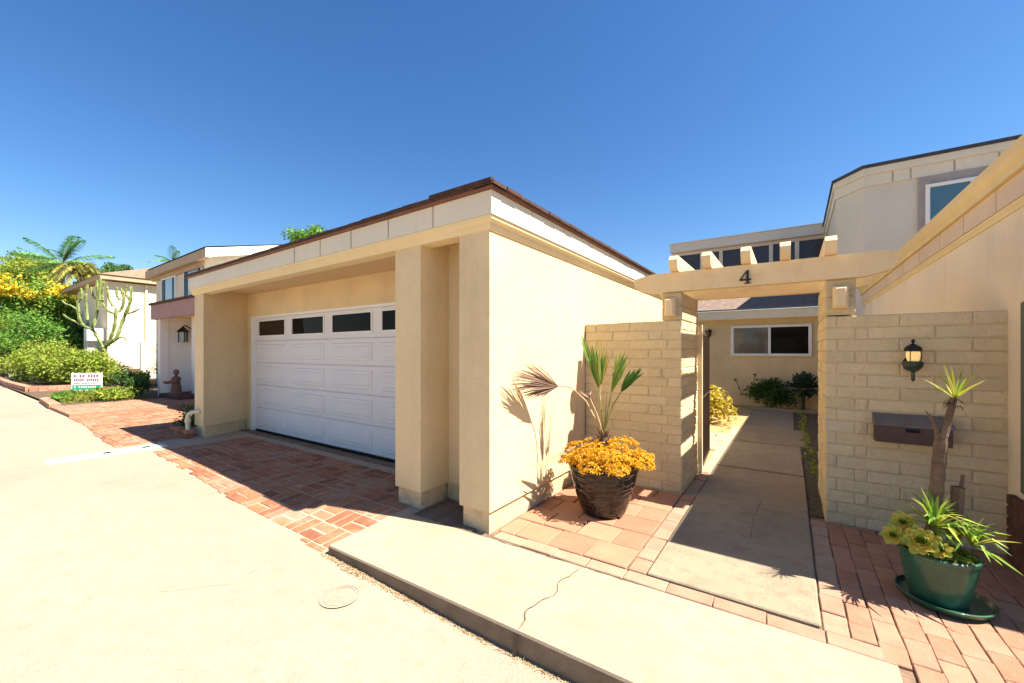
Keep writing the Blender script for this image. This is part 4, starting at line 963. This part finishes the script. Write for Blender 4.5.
# ------------------------------------------------------------------ left garden
def edging(name, pts, label, h=.16, w=.2):
    mb = MB()
    for a, b in zip(pts, pts[1:]):
        a = Vector((*a, 0)); b = Vector((*b, 0)); L = (b - a).length; d = (b - a) / L; k = int(L / .2); n = Vector((-d.y, d.x, 0))
        for i in range(k):
            for c in range(2):
                p0 = a + d * (L * i / k + .004); p1 = a + d * (L * (i + 1) / k - .004); hh = h / 2
                poly = [p0 - n * w / 2, p1 - n * w / 2, p1 + n * w / 2, p0 + n * w / 2]; mb.prism([(q.x, q.y) for q in poly], c * hh + .002, (c + 1) * hh - .004)
    return single(name, mb, 'brick_edge', label, 'brick edging', (*pts[0], 0))
edging('brick_edging', [(-15.9, 2.05), (-18.3, 2.15), (-18.6, 2.6), (-18.6, 4.2)], 'brick border of the front flower bed below the lawn sign', .13)
edging('brick_edging', [(-22.4, 3.4), (-22.6, 2.3), (-27.3, 2.2), (-33, 2.3)], 'brick border in front of the long clipped hedge', .24)
def bed(name, c, rad, n, size, mt, label, cat='plant', clumps=14, asp=.4):
    mb = MB(); foliage(mb, c, rad, n, size, clumps=clumps, asp=asp, lo=-.3); return single(name, mb, mt, label, cat, (c[0], c[1], 0), recalc=False)
bed('leafy_plant', (-17.7, 2.55, .12), (.6, .4, .14), 900, .14, 'leaf_green', 'low leafy green plant at the left end of the front flower bed', clumps=16)
bed('grassy_plant', (-16.9, 2.9, .14), (.7, .5, .18), 1500, .14, 'grass_blade', 'yellow-green grassy plant right of the lawn sign', clumps=22, asp=.14)
bed('flower_bed_plant', (-16.6, 3.3, .18), (.6, .5, .26), 1300, .11, 'leaf_olive', 'olive bedding plant at the right end of the front flower bed', clumps=20)
bed('dark_shrub', (-16.95, 3.95, .32), (.35, .3, .34), 1300, .11, 'leaf_dark', 'dark rounded shrub at the foot of the white porch pillar', 'shrub', 20)
c = Vector((-18.2, 5.1, .5)); mb = MB()
for k in range(3):
    h = c + Vector((rng.uniform(-.35, .35), rng.uniform(-.2, .2), .2 + .35 * k))
    for i in range(55):
        d = rv(); d.z = abs(d.z) * .9 + .05; d.normalize(); tip = h + d * rng.uniform(.55, .85) - Vector((0, 0, .12)); m_ = h + d * .4; mb.blade([h, m_, tip], [.03, .05, .004], Vector((0, 0, 1)) + rv() * .2, 0, .3)
    mb.tube([(c.x, c.y, 0), h], .04, 6)
single('spiky_shrub', mb, 'leaf_green', 'tall spiky green shrub beside the white porch pillar', 'shrub', (-18.2, 5.1, 0), recalc=False)
# lawn sign
s0 = at(87, 392, 14.0); sd = Vector((.62, .78, 0)).normalized()
sg = root('lawn_sign', 'white and green yard sign standing in the front flower bed', 'sign', (s0.x, s0.y, 0))
W = .84; z0, z1 = .08, .76
def sx(a, z, off=0.): q = Vector((s0.x, s0.y, 0)) + sd * a + Vector((sd.y, -sd.x, 0)) * off; return (q.x, q.y, z)
def slab_(mb, a0, a1, za, zb, f, bk, m=0): mb.add([sx(a0, za, f), sx(a1, za, f), sx(a1, zb, f), sx(a0, zb, f), sx(a0, za, bk), sx(a1, za, bk), sx(a1, zb, bk), sx(a0, zb, bk)], [[0, 1, 2, 3], [4, 5, 6, 7], [0, 1, 5, 4], [2, 3, 7, 6], [0, 3, 7, 4], [1, 2, 6, 5]], m)
mb = MB(); slab_(mb, -W / 2, W / 2, z0, z1, .012, -.012, 0); slab_(mb, -W / 2 + .03, W / 2 - .03, z0 + .03, z0 + .27, .016, .013, 1)
for r, (zc, hh, nn, mm) in enumerate(((.62, .09, 9, 2), (.49, .08, 12, 2), (.40, .035, 16, 2), (.255, .05, 11, 0), (.16, .03, 14, 0))):
    for i in range(nn):
        if rng.random() < .13: continue
        a = -W / 2 + .08 + (W - .16) * i / nn; wd = (W - .16) / nn * .62
        slab_(mb, a, a + wd, zc, zc + hh, .0195, .0165, mm)
part('board', mb, ['sign_white', 'sign_green', 'sign_ink'], sg)
mb = MB()
for a in (-.39, .39): mb = MB(); mb.tube([sx(a, 0, -.03), sx(a, .78, -.03)], .014, 6); part('stake', mb, 'frame_white', sg)

# hedge
for i, (c, r) in enumerate((((-24.4, 4.1, .75), (1.5, 1.1, .75)), ((-27.2, 3.8, .92), (1.9, 1.1, .95)), ((-31.2, 3.5, 1.0), (2.8, 1.2, 1.05)))):
    mb = MB(); foliage(mb, c, r, 7500, .125, clumps=110, asp=.55, spread=.36)
    single('hedge', mb, 'leaf_olive', ['lowest right end of the yellow-green hedge, beside the candelabra cactus', 'middle stretch of the yellow-green hedge', 'left end of the yellow-green hedge at the photo edge'][i], 'hedge', (c[0], c[1], 0), recalc=False, group='hedge along the street')
# trees behind
def tree(name, c, rad, n, size, mats, label, trunk_z=0., clumps=40, top=None, ntop=0, base=None):
    c = Vector(c); b = Vector(base or (c.x, c.y, trunk_z))
    t = root(name, label, 'tree', b)
    mb = MB(); h = c.z - b.z
    mb.tube([b, b + Vector((.1, 0, h * .4)), c - Vector((0, 0, rad[2] * .3))], [h * .045 + .06, h * .035 + .04, .05], 8)
    for i in range(6):
        a = i * 1.05; mb.tube([b + Vector((.1, 0, h * .45)), c + Vector((math.cos(a) * rad[0] * .3, math.sin(a) * rad[1] * .3, -rad[2] * .1)), c + Vector((math.cos(a) * rad[0] * .65, math.sin(a) * rad[1] * .65, rad[2] * .3))], [h * .02 + .03, .05, .02], 6)
    part('trunk', mb, 'bark', t)
    mb = MB(); foliage(mb, c, rad, n, size, clumps=clumps, asp=.5, spread=.36); part('crown', mb, mats, t, recalc=False)
    if top:
        mb = MB(); foliage(mb, c + Vector((0, -.2, rad[2] * .38)), (rad[0] * .95, rad[1] * .95, rad[2] * .6), ntop, size * .7, clumps=26, asp=.8, spread=.28, lo=0.); part('blossom', mb, top, t, recalc=False)
    return t
tree('flowering_tree', at(18, 312, 27), (3.4, 2.6, 2.2), 7000, .24, 'leaf_green', 'green tree with golden yellow blossom at the far left edge', top='flower_yellow', ntop=3600)
tree('flowering_tree', at(68, 312, 28), (2.4, 2.2, 1.9), 5600, .22, 'leaf_mid', 'smaller yellow-blossomed tree behind the candelabra cactus', top='flower_yellow', ntop=2200)
tree('bushy_tree', at(42, 336, 23), (2.6, 1.6, 1.5), 6500, .16, 'leaf_green', 'bright green bushy tree behind the hedge', clumps=60)
tree('bushy_tree', at(4, 335, 24), (2.2, 1.6, 1.4), 4200, .18, 'leaf_mid', 'mid-green bushy tree above the left end of the hedge', clumps=40)
tree('dark_tree', at(82, 338, 24.5), (.9, .9, 1.4), 2400, .15, 'leaf_dark', 'narrow dark tree left of the far building', clumps=26)
tree('olive_tree', at(12, 278, 52), (6, 4.5, 2.8), 5600, .42, 'leaf_olive', 'broad olive-green tree on the slope at the upper left', clumps=50)
tree('olive_tree', at(34, 272, 64), (6, 4, 2.6), 4200, .5, 'leaf_mid', 'mid-green rounded tree on the slope left of the palm', clumps=40)
tree('slope_tree', at(98, 279, 58), (3.6, 3, 2.2), 2600, .4, 'leaf_dark', 'dark green tree beyond the far building roof', clumps=26)
tree('slope_tree', at(122, 276, 74), (4.5, 3, 2.0), 2200, .45, 'leaf_dark', 'distant low tree peeping over the far building ridge', clumps=24)
tree('rounded_tree', at(316, 240, 27.5), (1.75, 1.6, 1.15), 5200, .2, 'leaf_green', 'rounded bright green treetop showing above the garage roof', clumps=34)
def feather_palm(c, crown_h, fr, label, n=16, droop=.5, mats=('palm_leaf', 'bark_palm'), seed=1, dirs=None):
    c = Vector(c); q = random.Random(seed)
    t = root('feather_palm', label, 'palm', (c.x, c.y, 0))
    mb = MB(); mb.tube([(c.x, c.y, 0), (c.x + .1, c.y, c.z * .5), c], [.28, .2, .16], 10); part('trunk', mb, mats[1], t)
    for i in range(n):
        if dirs: a, e = dirs[i % len(dirs)]
        else: a = i * 2.4 + q.uniform(-.3, .3); e = q.uniform(-.1, 1.35)
        L = fr * q.uniform(.8, 1.1); d = Vector((math.cos(a) * math.cos(e), math.sin(a) * math.cos(e), math.sin(e)))
        pts = []
        for k in range(8):
            s = k / 7; pts.append(c + d * L * s + Vector((0, 0, -droop * L * s * s * (.35 + .65 * math.cos(e)))))
        mb = MB(); mb.tube(pts, [.035 * (1 - .85 * k / 7) for k in range(8)], 5, 1)
        for k in range(36):
            s = .12 + .88 * k / 35; f = s * 7; j = min(int(f), 6); p = pts[j].lerp(pts[j + 1], f - j); tg = (pts[j + 1] - pts[j]).normalized()
            sd = tg.cross(Vector((0, 0, 1))); sd = sd.normalized() if sd.length > .05 else Vector((1, 0, 0)); ll = L * .26 * math.sin(math.pi * min(1, .12 + s * .9)) ** .6
            for sgn in (-1, 1):
                dd = (sd * sgn + tg * .7 + Vector((0, 0, -.25 + q.uniform(-.15, .15)))).normalized(); mb.leaf(p, dd, Vector((0, 0, 1)), ll * q.uniform(.8, 1.1), .085 * fr / 2.6, 0, .3)
        part('frond', mb, [mats[0], mats[1]], t, recalc=False)
feather_palm(at(62, 264, 36), 0, 4.0, 'tall green feather palm rising above the yellow blossom', 14, .35, seed=3, dirs=[(2.2, 1.35), (.9, 1.1), (2.6, 1.15), (0.2, .9), (3.3, .8), (1.5, 1.25), (4.1, .5), (5.2, .4), (.5, .3), (2.8, .3), (3.7, .15), (1.2, .6), (5.8, .2), (4.7, .9)])
feather_palm(at(80, 270, 32), 0, 2.6, 'drooping yellowish feather palm right of the tall green one', 28, 1.35, ('palm_leaf_dry', 'bark_palm'), 5)
feather_palm(at(112, 274, 60), 0, 2.6, 'distant palm behind the far building roof', 12, .5, seed=8)
feather_palm(at(173, 262, 42), 0, 2.2, 'palm behind the cream house, only its top frond showing', 10, .4, seed=11)

# candelabra cactus
cb = root('candelabra_cactus', 'tall branching candelabra cactus in front of the far building', 'cactus', at(112, 372, 19.5))
D = 19.5
def seg(pts, r0, r1, name='branch'):
    P = [at(u, v, D + dd) for u, v, dd in pts]; Q = []
    for i in range(len(P) - 1):
        a = P[max(i - 1, 0)]; b = P[i]; c_ = P[i + 1]; e = P[min(i + 2, len(P) - 1)]
        for s in range(5):
            t = s / 5; Q.append(.5 * ((2 * b) + (c_ - a) * t + (2 * a - 5 * b + 4 * c_ - e) * t * t + (3 * b - a - 3 * c_ + e) * t ** 3))
    Q.append(P[-1]); k = len(Q); mb = MB(); mb.tube(Q, [(r0 + (r1 - r0) * i / k) * .66 * (1 + .24 * math.sin(i * 2.1)) * (1 if i < k - 1 else .5) for i in range(k)], 10, 0, True, .35)
    part(name, mb, 'cactus', cb)
seg([(112, 374, 0), (107, 360, 0), (104, 348, 0)], .16, .13, 'trunk')
seg([(104, 349, 0), (98, 338, 0), (92, 329, 0), (84, 326, -.2), (79, 316, -.3), (78, 300, -.3)], .11, .09)
seg([(92, 330, 0), (96, 318, .2), (98, 300, .2), (97, 280, .2)], .10, .10)
seg([(88, 328, 0), (87, 312, .3), (86, 296, .3), (88, 284, .3)], .09, .09)
seg([(104, 349, 0), (110, 340, 0), (115, 325, 0), (116, 308, 0)], .12, .10)
seg([(116, 314, 0), (108, 311, -.2), (103, 305, -.3), (102, 292, -.3), (104, 281, -.3)], .09, .10)
seg([(116, 312, 0), (121, 310, .2), (124, 300, .2), (121, 288, .2)], .09, .09)
seg([(106, 346, 0), (116, 338, 0), (123, 320, .2), (130, 302, .2), (131, 286, .2)], .12, .09)
seg([(113, 306, -.1), (109, 298, -.1), (107, 286, -.1)], .08, .08)
seg([(124, 313, .2), (131, 313, .1), (139, 309, .1)], .07, .06)
seg([(116, 340, 0), (122, 337, -.2), (127, 341, -.3)], .06, .05)
seg([(80, 312, -.3), (72, 306, -.3), (66, 304, -.3), (62, 300, -.3)], .07, .06)
seg([(84, 326, -.2), (76, 322, -.3), (68, 318, -.4), (63, 314, -.4)], .06, .05)
seg([(98, 300, .2), (93, 296, .3), (91, 287, .3)], .08, .08)
seg([(130, 300, .2), (126, 294, .2), (127, 285, .2)], .08, .08)
seg([(120, 300, .2), (117, 295, .2), (117, 287, .2)], .08, .08)
seg([(78, 302, -.3), (82, 297, -.3), (81, 288, -.3)], .08, .08)
seg([(104, 300, -.3), (99, 298, -.4), (101, 278, -.4)], .08, .09)
mb = MB(); b0 = at(113, 386, 18.6); mb.tube([b0 - Vector((0, 0, .3)), b0 + Vector((0, 0, .5)), b0 + Vector((.02, 0, 1.15))], [.09, .10, .06], 10, 0, True, .35); mb.tube([b0 + Vector((0, 0, .25)), b0 + Vector((.16, .1, .35)), b0 + Vector((.17, .1, .75))], [.06, .07, .04], 10, 0, True, .35)
single('column_cactus', mb, 'cactus', 'short upright column cactus at the right of the lawn sign', 'cactus', (b0.x, b0.y, 0))
mb = MB(); b0 = at(45, 386, 21.5); 
for k in range(3): mb.tube([b0 + Vector((.1 * k - .1, 0, -.2)), b0 + Vector((.12 * k - .1, .05, .5 + .2 * k))], [.05, .05], 7)
foliage(mb, b0 + Vector((0, 0, .6)), (.3, .3, .55), 500, .14)
single('young_shrub', mb, 'leaf_olive', 'upright pale green young shrub at the front of the hedge bed', 'shrub', (b0.x, b0.y, 0), recalc=False)
for i, (u, v, d) in enumerate(((122, 392, 16.8), (130, 388, 17.5), (140, 389, 17))):
    p = at(u, v, d); mb = MB(); foliage(mb, (p.x, p.y, .35), (.5, .4, .3), 700, .12, clumps=14); single('low_shrub', mb, ['leaf_dark', 'leaf_dark', 'leaf_green'][i], ['dark low shrub behind the column cactus', 'purple-dark low shrub in the shade of the far wall', 'green low shrub left of the porch pillar'][i], 'shrub', (p.x, p.y, 0), recalc=False)

# far building
fb = root('apartment_building', 'cream two-storey building with tan shake roof beyond the cactus', 'building', (-31, 8, 0))
p0 = at(100, 273.5, 20.9); bx = p0.x - .35
mb = MB(); mb.box(bx - 7, bx, p0.y + .35, 30, -.3, 5.2); part('wall', mb, 'stucco_cream', fb)
mb = MB(); q0 = at(77, 330, 21.2); mb.box(q0.x, bx - .4, p0.y - .35, p0.y + .34, 2.06, 2.72); mb.box(q0.x + .15, q0.x + .4, p0.y - .3, p0.y + .0, -.3, 2.06); mb.box(bx - 1.4, bx - 1.2, p0.y - .3, p0.y, -.3, 2.06); part('balcony', mb, 'stucco_white', fb)
mb = MB(); mb.box(bx - 9.5, bx + .36, p0.y, 30, 5.26, 5.5); part('fascia', mb, 'eave_brown', fb)
mb = MB(); mb.prism([(bx - 9.6, p0.y - .05), (bx + .42, p0.y - .05), (bx + .42, 30), (bx - 9.6, 30)], 5.5, 6.9, 0, [(bx - 5, p0.y + 3.5), (bx - 3.5, p0.y + 3.5), (bx - 3.5, 26), (bx - 5, 26)]); part('roof', mb, 'roof_tan', fb)
mb = MB(); y = onX(146, 300, bx).y; mb.tube([(bx + .06, y, 0), (bx + .06, y, 5.2)], .06, 8); part('downpipe', mb, 'stucco_cream', fb)
mb = MB(); ya, yb_ = onX(134, 350, bx).y, onX(162, 350, bx).y; mb.box(bx + 1.0, bx + 1.2, ya, yb_ + 6, -.2, 2.0); single('garden_wall', mb, 'stucco_pale', 'low tan wall in front of the cream far building', 'wall', (bx + 1.1, ya, 0))

# hills
mb = MB(); nxh, nyh = 40, 14
def hz(i, j):
    u = -330 + 400 * i / (nxh - 1)
    dd = 70 + 16 * j
    p = at(u, 351, dd); h = 20 * sm(j / 9) * (.35 + .65 * sm((150 - u) / 220)) + 1.6 * math.sin(i * .9 + j) + 1.2 * math.sin(i * 2.3)
    return (p.x, p.y, -.5 + max(0, h * (dd / 180 + .3)) * .8)
P = [hz(i, j) for j in range(nyh) for i in range(nxh)]
mb.add(P, [[j * nxh + i, j * nxh + i + 1, (j + 1) * nxh + i + 1, (j + 1) * nxh + i] for j in range(nyh - 1) for i in range(nxh - 1)])
struct('hill', mb, 'hill', True)
mb = MB()
for _ in range(130):
    i = rng.uniform(8, nxh - 2); j = rng.uniform(2, nyh - 2); p = Vector(hz(int(i), int(j))); foliage(mb, p + Vector((rng.uniform(-4, 4), rng.uniform(-4, 4), 1.2)), (3.2, 3.2, 2.2), 150, .8, clumps=7)
struct('hillside_scrub', mb, 'leaf_olive', recalc=False, kind='stuff')

# ------------------------------------------------------------------ camera, light, view
cam = bpy.data.cameras.new('camera'); co = bpy.data.objects.new('camera', cam); col.objects.link(co)
cam.sensor_fit = 'HORIZONTAL'; cam.sensor_width = 36; cam.lens = F / 1024 * 36; cam.shift_y = (HY - 341.5) / 1024
cam.clip_start = .05; cam.clip_end = 2000
co.location = (0, 0, CH); co.rotation_euler = (R(90), 0, YAW); scn.camera = co
sv = Vector((.70, .16, 1.0)); el = math.atan2(1, math.hypot(.70, .16)); az = math.atan2(.70, .16)
sun = bpy.data.lights.new('sun', 'SUN'); so = bpy.data.objects.new('sun', sun); col.objects.link(so)
sun.energy = 5.0; sun.angle = R(.5); sun.color = (1, .93, .82); so.rotation_euler = (-sv).to_track_quat('-Z', 'Y').to_euler(); so.location = (6, 3, 12)
w = bpy.data.worlds.new('World'); scn.world = w; w.use_nodes = True; nt = w.node_tree
sky = nt.nodes.new('ShaderNodeTexSky'); sky.sky_type = 'NISHITA'; sky.sun_disc = False; sky.sun_elevation = el; sky.sun_rotation = az
sky.air_density = 1.0; sky.dust_density = .35; sky.ozone_density = 2.5; sky.altitude = 30
hs = nt.nodes.new('ShaderNodeHueSaturation'); hs.inputs['Saturation'].default_value = 1.28; hs.inputs['Hue'].default_value = .504; hs.inputs['Value'].default_value = 1.0; nt.links.new(sky.outputs['Color'], hs.inputs['Color']); nt.links.new(hs.outputs['Color'], nt.nodes['Background'].inputs['Color']); nt.nodes['Background'].inputs['Strength'].default_value = .064
scn.view_settings.view_transform = 'Standard'; scn.view_settings.look = 'None'; scn.view_settings.exposure = 1.55; scn.view_settings.gamma = 1
scn.cycles.max_bounces = 10; scn.cycles.diffuse_bounces = 6
